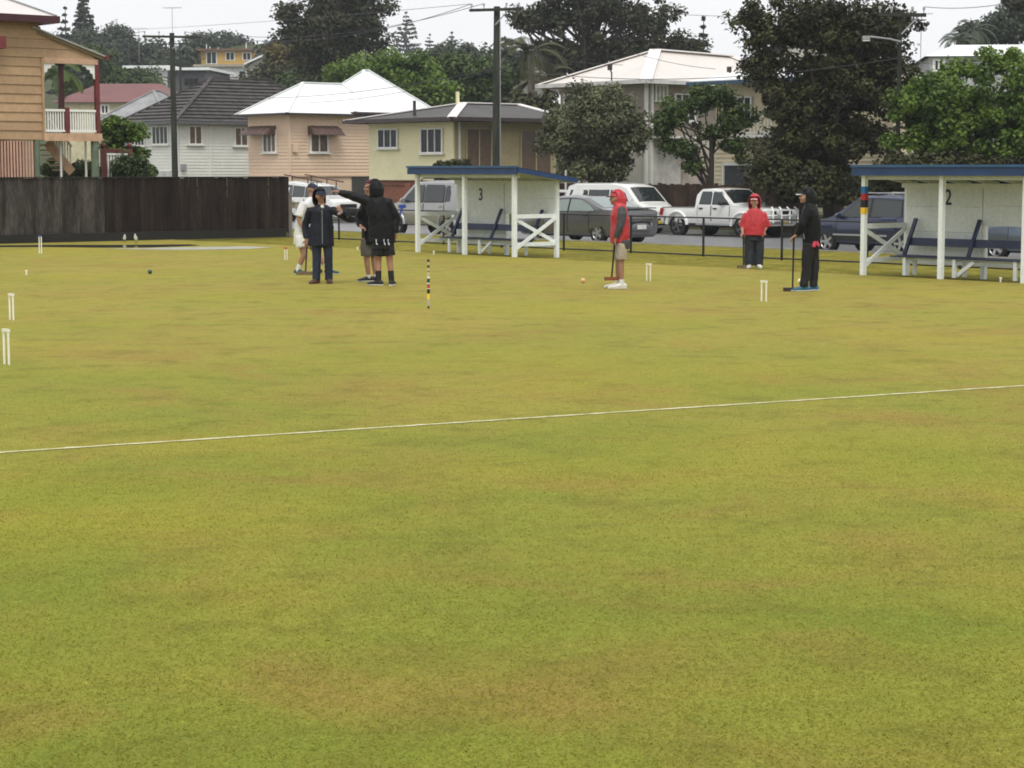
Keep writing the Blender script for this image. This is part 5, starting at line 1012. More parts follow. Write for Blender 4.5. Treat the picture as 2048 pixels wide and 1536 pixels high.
    if bumper:
        for e, (za, zb2, mt) in bumper.items():
            sx = 1 if e == 'front' else -1; m = MB(); rs = []
            for g in np.linspace(-1, 1, 11): y = g * (hw(L_ / 2 * .93) + .015); x = sx * (L_ / 2 + .045 - .30 * abs(g) ** 3.5); rs.append(((x - sx * .05, y, (za + zb2) / 2), (.075, 0, 0), (0, 0, (zb2 - za) / 2)))
            m.rings(rs, 12, 3.0); m.build(e + '_bumper', mt, T, smooth=50)
    if heads:
        for s_ in (-1, 1):
            za, zb2, yi, yo, mt = heads; m = MB(); x = L_ / 2; P = [(x + .012 - .02, s_ * yi, za), (x - .11, s_ * yo, za + .01), (x - .17, s_ * yo * 1.0, zb2 - .01), (x - .05, s_ * yi, zb2)]; m.prism(P, (-.1, -s_ * .02, 0)); m.build('headlight', mt, T)
    if tails:
        za, zb2, yi, yo, mt = tails
        for s_ in (-1, 1): m = MB(); x = -L_ / 2; P = [(x - .014, s_ * yi, za), (x + .07, s_ * (yo + .02), za), (x + .13, s_ * (yo + .02), zb2), (x + .0, s_ * yi, zb2)]; m.prism(P, (.12, -s_ * .03, 0)); m.build('tail_light', mt, T)
    if grille: za, zb2, yo, mt = grille; MB().box((L_ / 2 + .0, 0, (za + zb2) / 2), (.05, yo * 2, zb2 - za)).build('grille', mt, T)
    if plate:
        for e, z, mt in plate: sx = 1 if e == 'front' else -1; MB().box((sx * (L_ / 2 + .085), 0, z), (.012, .37, .13)).build('number_plate', mt, T)
    if extras: extras(T, ysurf, zt_, zb_)
    return T
doors_black, mirror_black, sides_mirror = False, False, .9
ROADZ = -.135; UF, UB = UA, UA + math.pi          # heading to the right / to the left
def at_street(px, o): p = S(t_at(o, px), o); return (p.x, p.y, ROADZ)

def paintmat(n, c, metal=0.0, rough=.22): return M(n, c, rough, .5, metal, var=.03, scale=.8, coat=1.0)
GREYCAR, SILVER, WHITECAR, NAVYCAR, DUSKCAR = paintmat('grey_car_paint', (.125, .126, .132), .45, .3), paintmat('silver_car_paint', (.33, .335, .335), .4, .25), paintmat('white_car_paint', (.74, .74, .71), 0, .25), paintmat('navy_car_paint', (.018, .030, .080), .3), paintmat('blue_grey_car_paint', (.10, .13, .19), .4)
def sedan_extras(T, ys, zt, zb):
    MB().box((-2.25, 0, 1.085), (.28, 1.35, .03)).build('spoiler', GREYCAR, T); MB().box((-2.415, 0, .80), (.02, 1.1, .05)).build('boot_trim', CHROME, T)
    MB().box((-2.41, 0, .62), (.03, .8, .13)).build('plate_recess', TRIMK, T)
SED = dict(L_=4.75, W_=1.82, top=[(-2.375, .93), (-2.33, 1.02), (-1.95, 1.06), (-1.62, 1.07), (-.72, 1.40), (-.2, 1.45), (.35, 1.44), (.55, 1.41), (1.42, .985), (2.0, .87), (2.28, .78), (2.375, .62)], belt=[(-2.375, .90), (-1.5, .985), (0, .95), (1.4, .91), (2.1, .78), (2.375, .60)], z0=.20, wheels=(-1.42, 1.40), wr=.325,
    sides=[[(-1.28, 1.0), (-.12, .985), (-.12, 1.345), (-.62, 1.335), (-1.05, 1.16)], [(-.04, .98), (1.18, .945), (.52, 1.315), (-.04, 1.35)]], shield=(1.36, .60), rear=(-1.57, -.78), doors=((-1.05, -.1), (-.06, 1.02)), bumper={'rear': (.36, .66, GREYCAR), 'front': (.28, .56, GREYCAR)}, heads=(.60, .74, .45, .78, HEAD), tails=(.74, .93, .45, .80, TAIL), plate=(('rear', .52, PLATEW),), grille=(.62, .72, .4, TRIMK))
sides_mirror = 1.05; GL[0] = PALEGLASS
car('sedan', 'dark grey sedan parked beside the shelter numbered 3, seen from its left rear', 'car', GREYCAR, at_street(1174, 10.75), UB, extras=sedan_extras, **SED)
d2 = dict(SED); d2['bumper'] = {'rear': (.36, .66, DUSKCAR), 'front': (.28, .56, DUSKCAR)}
car('sedan', 'blue-grey car half hidden behind the bench of the shelter numbered 2 at the right edge', 'car', DUSKCAR, at_street(2128, 10.75), UB, **d2)
sides_mirror = .95; mirror_black = False; GL[0] = None
def wagon_rack(T, ys, zt, zb):
    for s_ in (-1, 1): m = MB(); m.tube([(-1.9, s_ * .58, 1.93), (-1.8, s_ * .58, 1.97), (.3, s_ * .58, 1.96), (.45, s_ * .58, 1.90)], .022, 6); m.build('roof_rail', TRIMK, T)
    MB().box((-2.46, 0, 1.15), (.16, .62, .62)).build('spare_wheel_cover', SILVER, T)
WAG4 = dict(L_=4.75, W_=1.86, top=[(-2.375, 1.15), (-2.33, 1.72), (-2.2, 1.83), (-1, 1.87), (.1, 1.86), (.55, 1.82), (1.32, 1.20), (1.5, 1.12), (2.2, 1.06), (2.33, .98), (2.375, .80)], belt=[(-2.375, 1.12), (0, 1.12), (1.3, 1.10), (2.2, 1.0), (2.375, .78)], z0=.36, wheels=(-1.38, 1.42), wr=.375,
    sides=[[(-2.1, 1.2), (-1.25, 1.18), (-1.25, 1.72), (-2.02, 1.70)], [(-1.15, 1.18), (-.15, 1.17), (-.15, 1.75), (-1.15, 1.74)], [(-.05, 1.17), (1.08, 1.16), (.5, 1.70), (-.05, 1.75)]], shield=(1.28, .60), rear=None, doors=((-1.2, -.12), (-.06, 1.0)), tumble=.2, bumper={'front': (.45, .78, M('grey_bumper', (.23, .23, .225), .4)), 'rear': (.45, .78, M('grey_bumper', (.23, .23, .225), .4))}, heads=(.80, .98, .48, .84, HEAD), tails=(.95, 1.15, .66, .86, TAIL), plate=(('front', .62, PLATEW),), grille=(.80, .98, .42, TRIMK), flare=1)
car('four_wheel_drive', 'silver four-wheel drive wagon parked behind the shelter numbered 3', 'car', SILVER, at_street(886, 10.9), UB, extras=wagon_rack, **WAG4)
def suv_rack(T, ys, zt, zb):
    for s_ in (-1, 1): MB().tube([(-1.7, s_ * .56, 1.70), (-1.6, s_ * .56, 1.755), (.2, s_ * .56, 1.75), (.35, s_ * .56, 1.68)], .02, 6).build('roof_rail', STEEL, T)
    for x in (-1.1, -.2): MB().beam((x, -.56, 1.745), (x, .56, 1.745), .05, .03).build('roof_rack_bar', STEEL, T)
    for s_ in (-1, 1): MB().box((.1, s_ * .925, .56), (1.9, .02, .05)).build('side_strip', M('grey_strip', (.3, .31, .33), .4), T)
SUV = dict(L_=4.5, W_=1.82, top=[(-2.25, 1.0), (-2.2, 1.25), (-1.95, 1.60), (-1.7, 1.66), (-.4, 1.69), (.3, 1.66), (1.12, 1.12), (1.3, 1.05), (1.95, .97), (2.18, .88), (2.25, .70)], belt=[(-2.25, 1.0), (-1.5, 1.06), (1.1, 1.0), (2.0, .9), (2.25, .68)], z0=.27, wheels=(-1.3, 1.33), wr=.345,
    sides=[[(-2.0, 1.14), (-1.42, 1.12), (-1.35, 1.52), (-1.72, 1.5)], [(-1.3, 1.1), (-.25, 1.08), (-.25, 1.58), (-1.22, 1.54)], [(-.16, 1.08), (.93, 1.06), (.32, 1.53), (-.16, 1.58)]], shield=(1.08, .36), doors=((-1.12, -.2), (-.14, .95)), bumper={'front': (.34, .66, NAVYCAR), 'rear': (.34, .66, NAVYCAR)}, heads=(.70, .86, .45, .80, HEAD), tails=(.95, 1.15, .66, .82, TAIL), grille=(.70, .82, .4, TRIMK))
sides_mirror = .82
SUVT = car('suv', 'dark navy compact SUV with roof rails behind the left end of the shelter numbered 2', 'car', NAVYCAR, at_street(1766, 10.8), UB, extras=suv_rack, **SUV)
# far side of the street
ROADZ = -.16; mirror_black = True; doors_black = True; sides_mirror = .62
def ute_extras(T, ys, zt, zb):
    MB().box((-1.72, 0, 1.035), (1.45, 1.38, .02)).build('tray_opening', TRIMK, T); MB().box((-.6, 0, .48), (2.2, 1.6, .22)).build('chassis', TRIMK, T)
    W = WHITECAR
    m = MB(); x = 2.66
    for z in (.62, .80, .98): m.tube([(x - .18, -.82, z), (x, -.6, z + .01), (x, .6, z + .01), (x - .18, .82, z)], .032, 8)
    for y in (-.6, -.2, .2, .6): m.tube([(x, y, .55), (x, y, 1.0), (x - .12, y * .9, 1.10)], .03, 8)
    m.build('bull_bar', W, T, smooth=60)
    for y in (-.38, .38): MB().tube([(x + .02, y, .92), (x + .08, y, .92)], .085, 16).build('driving_light', HEAD, T)
    for s_ in (-1, 1): MB().beam((-.55, s_ * .9, .46), (1.0, s_ * .9, .46), .12, .05).build('side_step', STEEL, T)
    MB().box((-.64, 0, 1.42), (.02, 1.2, .38)).build('rear_window', CGLASS, T)
    m = MB(); m.tube([(.95, .84, 1.0), (1.02, .86, 1.5), (.9, .83, 1.75)], .03, 8); m.build('snorkel', TRIMK, T)
UTE = car('ute', 'white dual-cab ute with bull bar parked across the road behind the red poncho', 'ute', WHITECAR, at_street(1453, 18.25), UF, 5.0, 1.76, top=[(-2.5, 1.0), (-2.45, 1.03), (-.72, 1.04), (-.66, 1.55), (-.5, 1.70), (.0, 1.73), (.38, 1.70), (1.02, 1.18), (1.2, 1.13), (2.3, 1.04), (2.45, .96), (2.5, .78)], belt=[(-2.5, .98), (-.7, 1.0), (-.68, 1.12), (1.0, 1.12), (1.2, 1.08), (2.3, .98), (2.5, .76)], z0=.44, wheels=(-1.55, 1.5), wr=.40,
    sides=[[(-.5, 1.18), (.02, 1.18), (.02, 1.62), (-.42, 1.62)], [(.12, 1.18), (.88, 1.17), (.44, 1.60), (.12, 1.62)]], shield=(.98, .42), doors=((-.56, .04), (.10, .92)), rim=STEELRIM, tumble=.2, bumper={'front': (.50, .72, STEEL), 'rear': (.50, .66, CHROME)}, heads=(.80, .96, .50, .80, HEAD), tails=(.75, 1.0, .72, .84, TAIL), plate=(('front', .60, PLATEY),), grille=(.80, .96, .45, TRIMK), extras=ute_extras, flare=1)
sides_mirror = 1.3
def van_extras(T, ys, zt, zb):
    for s_ in (-1, 1): m = MB(); m.beam((1.55, -.5 + s_ * .3, 1.30), (1.22, -.5 + s_ * .3 + .3, 1.58), .02, .02); m.build('wiper', TRIMK, T)
    MB().box((2.12, 0, .62), (.06, 1.5, .28)).build('front_panel', TRIMK, T)
VAN = car('van', 'white van with dark windows parked behind the grey sedan', 'van', WHITECAR, at_street(1236, 18.3), UF, 4.35, 1.69, top=[(-2.175, 1.0), (-2.1, 1.55), (-1.95, 1.86), (-1.6, 1.93), (.4, 1.95), (.9, 1.90), (1.2, 1.80), (1.8, 1.20), (2.05, 1.08), (2.175, .85)], belt=[(-2.175, 1.0), (-1.9, 1.18), (1.3, 1.14), (1.8, 1.1), (2.175, .82)], z0=.24, wheels=(-1.25, 1.2), wr=.32,
    sides=[[(-1.92, 1.25), (-.85, 1.24), (-.85, 1.68), (-1.78, 1.68)], [(-.72, 1.24), (.28, 1.22), (.28, 1.69), (-.72, 1.69)], [(.42, 1.21), (1.38, 1.18), (1.08, 1.62), (.42, 1.68)]], shield=(1.76, 1.22), doors=((-.7, .32), (.40, 1.4)), rim=STEELRIM, tumble=.16, bumper={'front': (.34, .62, TRIMK), 'rear': (.34, .60, TRIMK)}, heads=(.78, .96, .45, .80, HEAD), tails=(.8, 1.1, .66, .8, TAIL), plate=(('front', .48, PLATEY),), extras=van_extras)
sides_mirror = .8
def rack_extras(T, ys, zt, zb):
    for x in (-1.4, -.2, .5):
        for s_ in (-1, 1): MB().tube([(x, s_ * .5, 1.58 - .1 * x), (x, s_ * .5, 1.84 - .11 * x)], .022, 6).build('rack_leg', TRIMK, T)
    for s_ in (-1, 1): MB().beam((-1.95, s_ * .55, 2.06), (.95, s_ * .55, 1.75), .06, .05).build('roof_rack_bar', M('rusty_bar', (.10, .05, .035), .6), T)
car('station_wagon', 'white wagon with long roof racks, partly hidden behind the white shirted man', 'car', WHITECAR, at_street(642, 18.3), UF, 4.2, 1.72, top=[(-2.1, 1.0), (-2.05, 1.2), (-1.72, 1.74), (-1.4, 1.77), (-.2, 1.68), (.3, 1.58), (.98, 1.14), (1.15, 1.10), (1.85, 1.0), (2.05, .9), (2.1, .74)], belt=[(-2.1, .98), (1.0, 1.06), (1.8, .98), (2.1, .72)], z0=.28, wheels=(-1.25, 1.25), wr=.34,
    sides=[[(-1.85, 1.12), (-1.05, 1.12), (-1.05, 1.62), (-1.55, 1.62)], [(-.95, 1.12), (-.1, 1.12), (-.1, 1.55), (-.95, 1.60)], [(.0, 1.12), (.8, 1.10), (.30, 1.46), (.0, 1.53)]], shield=(.95, .36), doors=((-.98, -.08), (-.02, .86)), rim=STEELRIM, tumble=.22, bumper={'front': (.30, .62, TRIMK), 'rear': (.30, .60, TRIMK)}, heads=(.68, .86, .45, .8, HEAD), tails=(.9, 1.1, .68, .8, TAIL), grille=(.66, .82, .42, TRIMK), extras=rack_extras)

VAN.scale = (1, 1, .92); UTE.scale = (1, 1, .95); SUVT.scale = (.96, .96, .93)
# ---------------------------------------------------------------- people
SKIN = M('skin_tan', (.30, .16, .105), .55, .25, col2=(.37, .20, .13), scale=6); SKINL = M('skin_light', (.38, .21, .15), .55, .25, col2=(.44, .26, .19), scale=6); EYEM = M('eye_dark', (.02, .015, .012), .15, .5); LIP = M('lip', (.26, .10, .08), .5)
def cloth(n, c, rough=.6, var=.2, **k): return M(n, c, rough, .3, var=var, scale=5, fine=.12, bump=.25, bscale=30, **k)
BLACKC, NAVYC = M('black_raincoat', (.0035, .0036, .0042), .5, .16, col2=(.008, .0082, .0095), scale=6, bump=.6, bscale=14), M('navy_jacket', (.007, .008, .013), .55, .18, col2=(.013, .015, .023), scale=6, bump=.6, bscale=14)
DENIM = cloth('dark_denim', (.016, .024, .045)); BLACKT = cloth('black_trousers', (.009, .009, .011)); REDC = M('red_raincoat', (.38, .018, .025), .42, .4, col2=(.50, .035, .045), scale=5, bump=.3, bscale=22); GREYC = M('charcoal_sleeve', (.045, .043, .048), .6, .3, col2=(.065, .062, .066), scale=5, bump=.3, bscale=25)
WHITEC = cloth('white_cotton', (.66, .66, .62), .7, .06); STONE = cloth('stone_shorts', (.36, .31, .24), .7, .12); GREYS = cloth('grey_shorts', (.09, .085, .075), .7, .15); CAPN = cloth('navy_cap', (.014, .017, .035)); WHITEB = cloth('white_brim', (.62, .62, .58), .7, .05)
SHOEW, SHOEK, SHOEB, SHOEBR, SHOEG = cloth('white_shoe', (.66, .64, .58), .5, .05), cloth('black_shoe', (.02, .02, .022), .5), cloth('blue_shoe', (.035, .13, .20), .5), cloth('brown_shoe', (.085, .04, .03), .5), cloth('teal_shoe', (.015, .07, .065), .5); SOLE = M('shoe_sole', (.55, .55, .52), .6)
def vox(o, v, smooth=2, wr=0.0):
    m = o.modifiers.new('r', 'REMESH'); m.mode = 'VOXEL'; m.voxel_size = v; m.use_smooth_shade = True
    if smooth: s_ = o.modifiers.new('s', 'SMOOTH'); s_.iterations = smooth; s_.factor = .5
    bake(o)
    if wr:
        me = o.data; n = len(me.vertices); co = np.empty(n * 3); nn = np.empty(n * 3); me.vertices.foreach_get('co', co); me.vertices.foreach_get('normal', nn); co = co.reshape(-1, 3); nn = nn.reshape(-1, 3)
        d = np.array([mnoise.noise(Vector((p[0] * 7, p[1] * 7, p[2] * 4))) + .55 * mnoise.noise(Vector((p[0] * 19 + 5, p[1] * 19, p[2] * 11))) for p in co]) * wr
        me.vertices.foreach_set('co', (co + nn * d[:, None]).reshape(-1)); me.update()
    o.data.shade_smooth(); return o
class Person:
    def __init__(s, label, fx, fy, yaw):
        s.g = G(fx, fy); s.s = FPX / s.g.y * 1.0; s.fx, s.fy = fx, fy; s.T = thing('person', label, 'person', (s.g.x, s.g.y, 0)); s.f = Vector((math.cos(R(yaw)), math.sin(R(yaw)), 0)); s.sd = Vector((-s.f.y, s.f.x, 0)); s.mb = MB()
    def J(s, px, py, dy=0.0): k = 1 + dy / s.g.y; return Vector(((px - s.fx) / s.s * k + s.g.x * (k - 1), dy, (EYE - (py - HORIZON) / s.s * k) if True else 0))
    def ring(s, r, inf=0.0):
        px, py, dy, a, b = r; return (s.J(px, py, dy), s.sd * (a + inf), s.f * (b + inf))
    def torso(s, rs): s.mb.rings([s.ring(r) for r in rs], 18)
    def leg(s, hip, kn, an, tilt=0, toe=None, rad=(.088, .058, .040), fl=.25):
        h, k, a = s.J(*hip), s.J(*kn), s.J(*an); m1 = h.lerp(k, .5); m2 = k.lerp(a, .33)
        s.mb.tube([h, m1, k, m2, a, Vector((a.x, a.y, .05))], [rad[0], rad[0] * .86, rad[1], rad[1] * .98, rad[2], rad[2]], 12)
        t = Vector((math.cos(R(toe)), math.sin(R(toe)), 0)); s.mb.tube([Vector((a.x, a.y, .05)) - t * .05, Vector((a.x, a.y, .045)) + t * .06, Vector((a.x, a.y, .03)) + t * .15], [.042, .04, .028], 10); return a, t
    def arm(s, sh, el, wr, hd, rad=(.052, .042, .028), curl=1.1, side=1, hs=1.0):
        a, b, c = s.J(*sh), s.J(*el), s.J(*wr); s.mb.tube([a, a.lerp(b, .5), b, b.lerp(c, .4), c], [rad[0], rad[0] * .95, rad[1], rad[1] * .95, rad[2]], 10)
        d = Vector(hd).normalized() if not isinstance(hd, str) else (c - b).normalized(); s.hand(c, d, curl, side, hs); return a, b, c
    def hand(s, w_, d, curl, side=1, hs=1.0):
        up = Vector((0, 0, 1)) if abs(d.z) < .8 else s.f; q = d.cross(up).normalized() * side; n_ = q.cross(d).normalized() * side
        s.mb.rings([(w_ - d * .02, q * .026, n_ * .022), (w_ + d * .03 * hs, q * .040 * hs, n_ * .018), (w_ + d * .085 * hs, q * .044 * hs, n_ * .015)], 10)
        for i, (o, ln) in enumerate(((-.034, .070), (-.012, .080), (.011, .076), (.033, .060))):
            p = w_ + d * .08 * hs + q * o * hs; dirs = d.copy(); pts = [p]; e = 0
            for k, f in enumerate((.45, .32, .23)):
                e += curl * (.5 if k == 0 else .75); v = d * math.cos(e) - n_ * math.sin(e); pts.append(pts[-1] + v * ln * f * hs)
            s.mb.tube(pts, [.0098, .0092, .0085, .0065], 7)
        p = w_ + d * .025 * hs + q * .036 * hs; s.mb.tube([p, p + (q * .7 + d * .7).normalized() * .035 * hs, p + (q * .35 + d * .9 - n_ * .5 * curl).normalized() * .062 * hs], [.012, .010, .0075], 7)
    def head(s, px, py, dy, yaw, neck, skin, r=.118, pitch=0.0):
        c = s.J(px, py, dy); s.hc = c; s.hr = r; f = Vector((math.cos(R(yaw)), math.sin(R(yaw)), 0)); m = Matrix((f, Vector((-f.y, f.x, 0)), Vector((0, 0, 1)))).transposed() @ Matrix.Rotation(R(-pitch), 3, 'Y') @ Matrix.Identity(3); s.hm = m; k = r / .118
        def fn(d, p):
            if d.z < -.1: t = -d.z - .1; p = Vector((p.x * (1 - .22 * t) + .010 * t, p.y * (1 - .42 * t), p.z))
            if d.x > .2: p = p + Vector((-.010 * max(0, d.x - .5), 0, 0))
            return p
        s.mb.ball(c, (.100 * k, .077 * k, .118 * k), 24, 16, m, fn); X = lambda x, y, z: c + m @ Vector((x * k, y * k, z * k))
        s.mb.tube([X(.088, 0, .020), X(.104, 0, -.012), X(.116, 0, -.030)], [.010 * k, .014 * k, .018 * k], 8); s.mb.ball(X(.072, 0, -.088), (.026 * k, .03 * k, .022 * k), 10, 6, m)
        s.mb.tube([X(.084, -.045, .026), X(.092, 0, .030), X(.084, .045, .026)], [.010 * k, .012 * k, .010 * k], 8); s.mb.ball(X(.082, 0, -.060), (.016 * k, .028 * k, .016 * k), 10, 6, m)
        for y in (-1, 1): s.mb.ball(X(-.002, y * .078, -.004), (.022 * k, .012 * k, .034 * k), 10, 6, m); s.mb.ball(X(.066, y * .042, -.030), (.024 * k, .022 * k, .022 * k), 8, 6, m)
        n_ = s.J(*neck); s.mb.tube([n_, n_.lerp(c, .55), c - Vector((0, 0, .03))], [.066, .056, .055], 12); s.X = X; s.k = k
    def finish(s, skin, v=.0095):
        b = s.mb.build('body', skin, s.T); vox(b, v, 2); s.body = b
        for y in (-1, 1):
            MB().ball(s.X(.087, y * .031, .004), (.008 * s.k), 10, 6).build('eye', EYEM, s.T, smooth=80)
        m = MB(); m.tube([s.X(.092, -.022, -.058), s.X(.099, 0, -.056), s.X(.092, .022, -.058)], [.004, .006, .004], 6); m.build('mouth', LIP, s.T)
    def garment(s, name, mat, rings=None, tubes=(), v=.0125, wr=.015, sm=2, power=2.2):
        mb = MB()
        for rr in ([rings] if rings and not isinstance(rings[0], list) else (rings or [])): mb.rings([s.ring(r) for r in rr], 22, power)
        for pts, rad in tubes:
            if name in ('jacket', 'raincoat', 'poncho', 'shirt') and rings: c_ = rings[-3]; pts = ((c_[0] * .55 + pts[0][0] * .45, c_[1] * .5 + pts[0][1] * .5 - 1, c_[2] * .55 + pts[0][2] * .45),) + tuple(pts); rad = [rad[0] * .72] + list(rad)
            mb.tube([s.J(*p) for p in pts], rad, 12)
        o = mb.build(name, mat, s.T); return vox(o, v, sm, wr)
    def hood(s, mat, opening=.50, grow=1.22, cut=-.62, back=.02):
        bm = bmesh.new(); k = s.k; bmesh.ops.create_uvsphere(bm, u_segments=36, v_segments=22, radius=1); dl = []
        for v in bm.verts:
            d = v.co.copy(); 
            if d.x > opening and d.z < .62 and d.z > -.80: dl.append(v)
            p = Vector((d.x * .108, d.y * .090, d.z * .126)) * grow * k; p.x -= back; 
            if d.x < -.3 and d.z < .1: p.x -= .02
            if d.z < -.3: t_ = (-.3 - d.z) / .7; p.y *= 1 + .45 * t_; p.z *= 1 + .16 * t_; p.x *= 1 + .2 * t_
            if d.z > .3: p.y *= 1 - .12 * (d.z - .3)
            v.co = s.hc + s.hm @ p + Vector((0, 0, .004))
        bmesh.ops.delete(bm, geom=dl, context='VERTS'); me = bpy.data.meshes.new('hood'); bm.to_mesh(me); bm.free(); o = mesh_obj('hood', me, mat, s.T); so_ = o.modifiers.new('t', 'SOLIDIFY'); so_.thickness = .012; so_.offset = 1; sb = o.modifiers.new('s', 'SUBSURF'); sb.levels = 1; bake(o); o.data.shade_smooth(); return o
    def cap(s, mat, brim, up=.0, crown=True, grow=1.07, lift=0.0):
        if crown:
            mb = MB(); rs = []
            for a in np.linspace(.06, 1.5, 8): rs.append((s.X(-.004, 0, .030 + .098 * math.cos(a)), s.hm @ Vector((.104 * math.sin(a) * grow, 0, 0)) * s.k, s.hm @ Vector((0, .082 * math.sin(a) * grow, 0)) * s.k))
            mb.rings(rs, 20); o = mb.build('cap', mat, s.T, smooth=60)
        mb = MB(); P = []
        for a in np.linspace(-1.15, 1.15, 11): P.append(s.X(.100 * math.cos(a) + .0, .084 * math.sin(a), .038))
        Q = [s.X(.100 + .078 * math.cos(a) ** .8, .070 * math.sin(a), .026 + lift + up - .012 * abs(math.sin(a))) for a in np.linspace(-1.15, 1.15, 11)]
        P = [s.X(.098 * math.cos(a), .084 * math.sin(a), .040 + lift) for a in np.linspace(-1.15, 1.15, 11)]; n = 11; t = Vector((0, 0, .008)); mb.add(P + Q + [p + t for p in P] + [q + t for q in Q], [(i, i + 1, n + i + 1, n + i) for i in range(n - 1)] + [(2 * n + i, 3 * n + i, 3 * n + i + 1, 2 * n + i + 1) for i in range(n - 1)] + [(n + i, n + i + 1, 3 * n + i + 1, 3 * n + i) for i in range(n - 1)]); mb.build('cap_brim', brim, s.T, smooth=50)
    def shoe(s, at, mat, sole=SOLE, k=1.0):
        a, t = at; q = Vector((-t.y, t.x, 0)); g = Vector((a.x, a.y, 0)); mb = MB()
        mb.rings([(g - t * .075 * k + Vector((0, 0, .045)), q * .030, Vector((0, 0, .040))), (g - t * .04 * k + Vector((0, 0, .058)), q * .044, Vector((0, 0, .050))), (g + t * .03 * k + Vector((0, 0, .056)), q * .047, Vector((0, 0, .050))), (g + t * .11 * k + Vector((0, 0, .042)), q * .052, Vector((0, 0, .034))), (g + t * .17 * k + Vector((0, 0, .034)), q * .046, Vector((0, 0, .026))), (g + t * .205 * k + Vector((0, 0, .030)), q * .022, Vector((0, 0, .014)))], 14, 2.5); o = mb.build('shoe', mat, s.T, smooth=60)
        mb = MB(); mb.rings([(g - t * .085 * k + Vector((0, 0, .012)), q * .030, Vector((0, 0, .012))), (g - t * .03 * k + Vector((0, 0, .012)), q * .046, Vector((0, 0, .012))), (g + t * .11 * k + Vector((0, 0, .012)), q * .055, Vector((0, 0, .012))), (g + t * .21 * k + Vector((0, 0, .013)), q * .028, Vector((0, 0, .011)))], 14, 3); mb.build('sole', sole, o, smooth=60)
    def sock(s, at, mat, h=.22, r=.048):
        a, t = at; MB().tube([Vector((a.x, a.y, .06)), Vector((a.x, a.y, .11)), a.lerp(s.kn, max(0, (h - a.z) / max(.1, s.kn.z - a.z))) if s.kn is not None else Vector((a.x, a.y, h))], [r, r, r * 1.05], 12).build('sock', mat, s.T, smooth=60)
    kn = None
def mallet(label, P, top, bot, yaw, shaft_mat, head_mat, hz=None, ln=.26, grip=None):
    """croquet mallet from hand (pixel) to head (pixel) in the place of person P"""
    a, b = P.J(*top), P.J(*bot); g = P.g; T = thing('croquet_mallet', label, 'mallet', Vector((g.x, g.y, 0)) + Vector((b.x, b.y, 0)), 0); hz = .035 if hz is None else hz; bb = Vector((0, 0, hz)); aa = Vector((a.x - b.x, a.y - b.y, a.z))
    T['group'] = 'croquet mallets'
    MB().tube([bb, aa], [.016, .017], 10).build('shaft', shaft_mat, T, smooth=50); MB().tube([aa.lerp(bb, .38), aa], [.0185, .0195], 10).build('grip', grip or TRIMK, T, smooth=50); d = Vector((math.cos(yaw), math.sin(yaw), 0)); mb = MB(); mb.beam(bb - d * ln / 2, bb + d * ln / 2, .062, .062); mb.build('head', head_mat, T)
    for s_ in (-1, 1): MB().beam(bb + d * s_ * ln / 2, bb + d * s_ * (ln / 2 + .014), .064, .064).build('face_plate', M('mallet_face', (.10, .07, .05), .5), T)
    return T
WOODK, WOODR, WOODB = M('dark_shaft', (.03, .022, .018), .5, .3, var=.2), M('red_brown_wood', (.20, .055, .02), .45, .35, var=.25, scale=9), M('dull_brown_wood', (.15, .10, .06), .5, .3, var=.25, scale=9)
Z_ = (0, 0, -1)
def woman_navy():
    P = Person('person in navy zip jacket, cap and dark jeans, facing the camera', 645, 567, -80)
    P.torso([(645, 463, 0, .17, .12), (645, 448, 0, .165, .12), (645, 432, 0, .16, .115), (645, 419, 0, .17, .115), (645, 412, 0, .15, .09), (645, 408, 0, .07, .07)])
    A = P.leg((635, 458, 0), (634, 508, -.02), (633, 553, 0), toe=-120); B = P.leg((655, 458, 0), (657, 508, -.02), (658, 554, .03), toe=-75)
    P.arm((622, 418, 0), (613, 449, .05), (614, 478, -.03), Z_, curl=.5); P.arm((667, 418, 0), (700, 438, -.08), (683, 421, -.25), (-.5, -.1, .85), curl=.9, side=-1, hs=.85)
    P.head(642, 392, -.02, -65, (645, 411, 0), SKIN); P.finish(SKIN)
    P.garment('jacket', NAVYC, [(643, 491, 0, .245, .18), (643, 480, 0, .24, .175), (644, 455, 0, .22, .16), (645, 435, 0, .195, .15), (645, 421, 0, .195, .14), (645, 414, 0, .165, .11), (645, 409, 0, .09, .085)], [(((622, 419, 0), (612, 449, .05), (613, 476, -.03)), [.078, .072, .058]), (((667, 419, 0), (701, 438, -.08), (685, 424, -.25)), [.078, .072, .055])])
    P.garment('jeans', DENIM, [(645, 488, 0, .18, .13), (645, 470, 0, .185, .14), (645, 458, 0, .17, .13)], [(((635, 462, 0), (634, 508, -.02), (633, 548, 0), (633, 559, 0)), [.105, .085, .075, .078]), (((655, 462, 0), (657, 508, -.02), (658, 548, .03), (658, 559, .03)), [.105, .085, .075, .078])], wr=.008)
    P.hood(NAVYC, .15, 1.36, back=.035); P.cap(CAPN, CAPN, .0, grow=1.1); P.shoe(A, SHOEBR, SHOEBR); P.shoe(B, SHOEBR, SHOEBR)
    z = [P.J(644, y, 0) + P.f * dd for y, dd in ((419, .165), (435, .176), (455, .180), (486, .188))]; MB().tube(z, .007, 6).build('zip', M('grey_zip', (.22, .23, .25), .4), P.T)
    MB().ball(P.J(645, 413, 0) + P.f * .10, (.035, .02, .04), 10, 6).build('collar', WHITEC, P.T); o = MB().tube([P.J(680.5, 423.5, -.25), P.J(682.5, 425.5, -.24)], .058, 10).build('cuff', M('pale_cuff', (.36, .26, .25), .7), P.T); return P
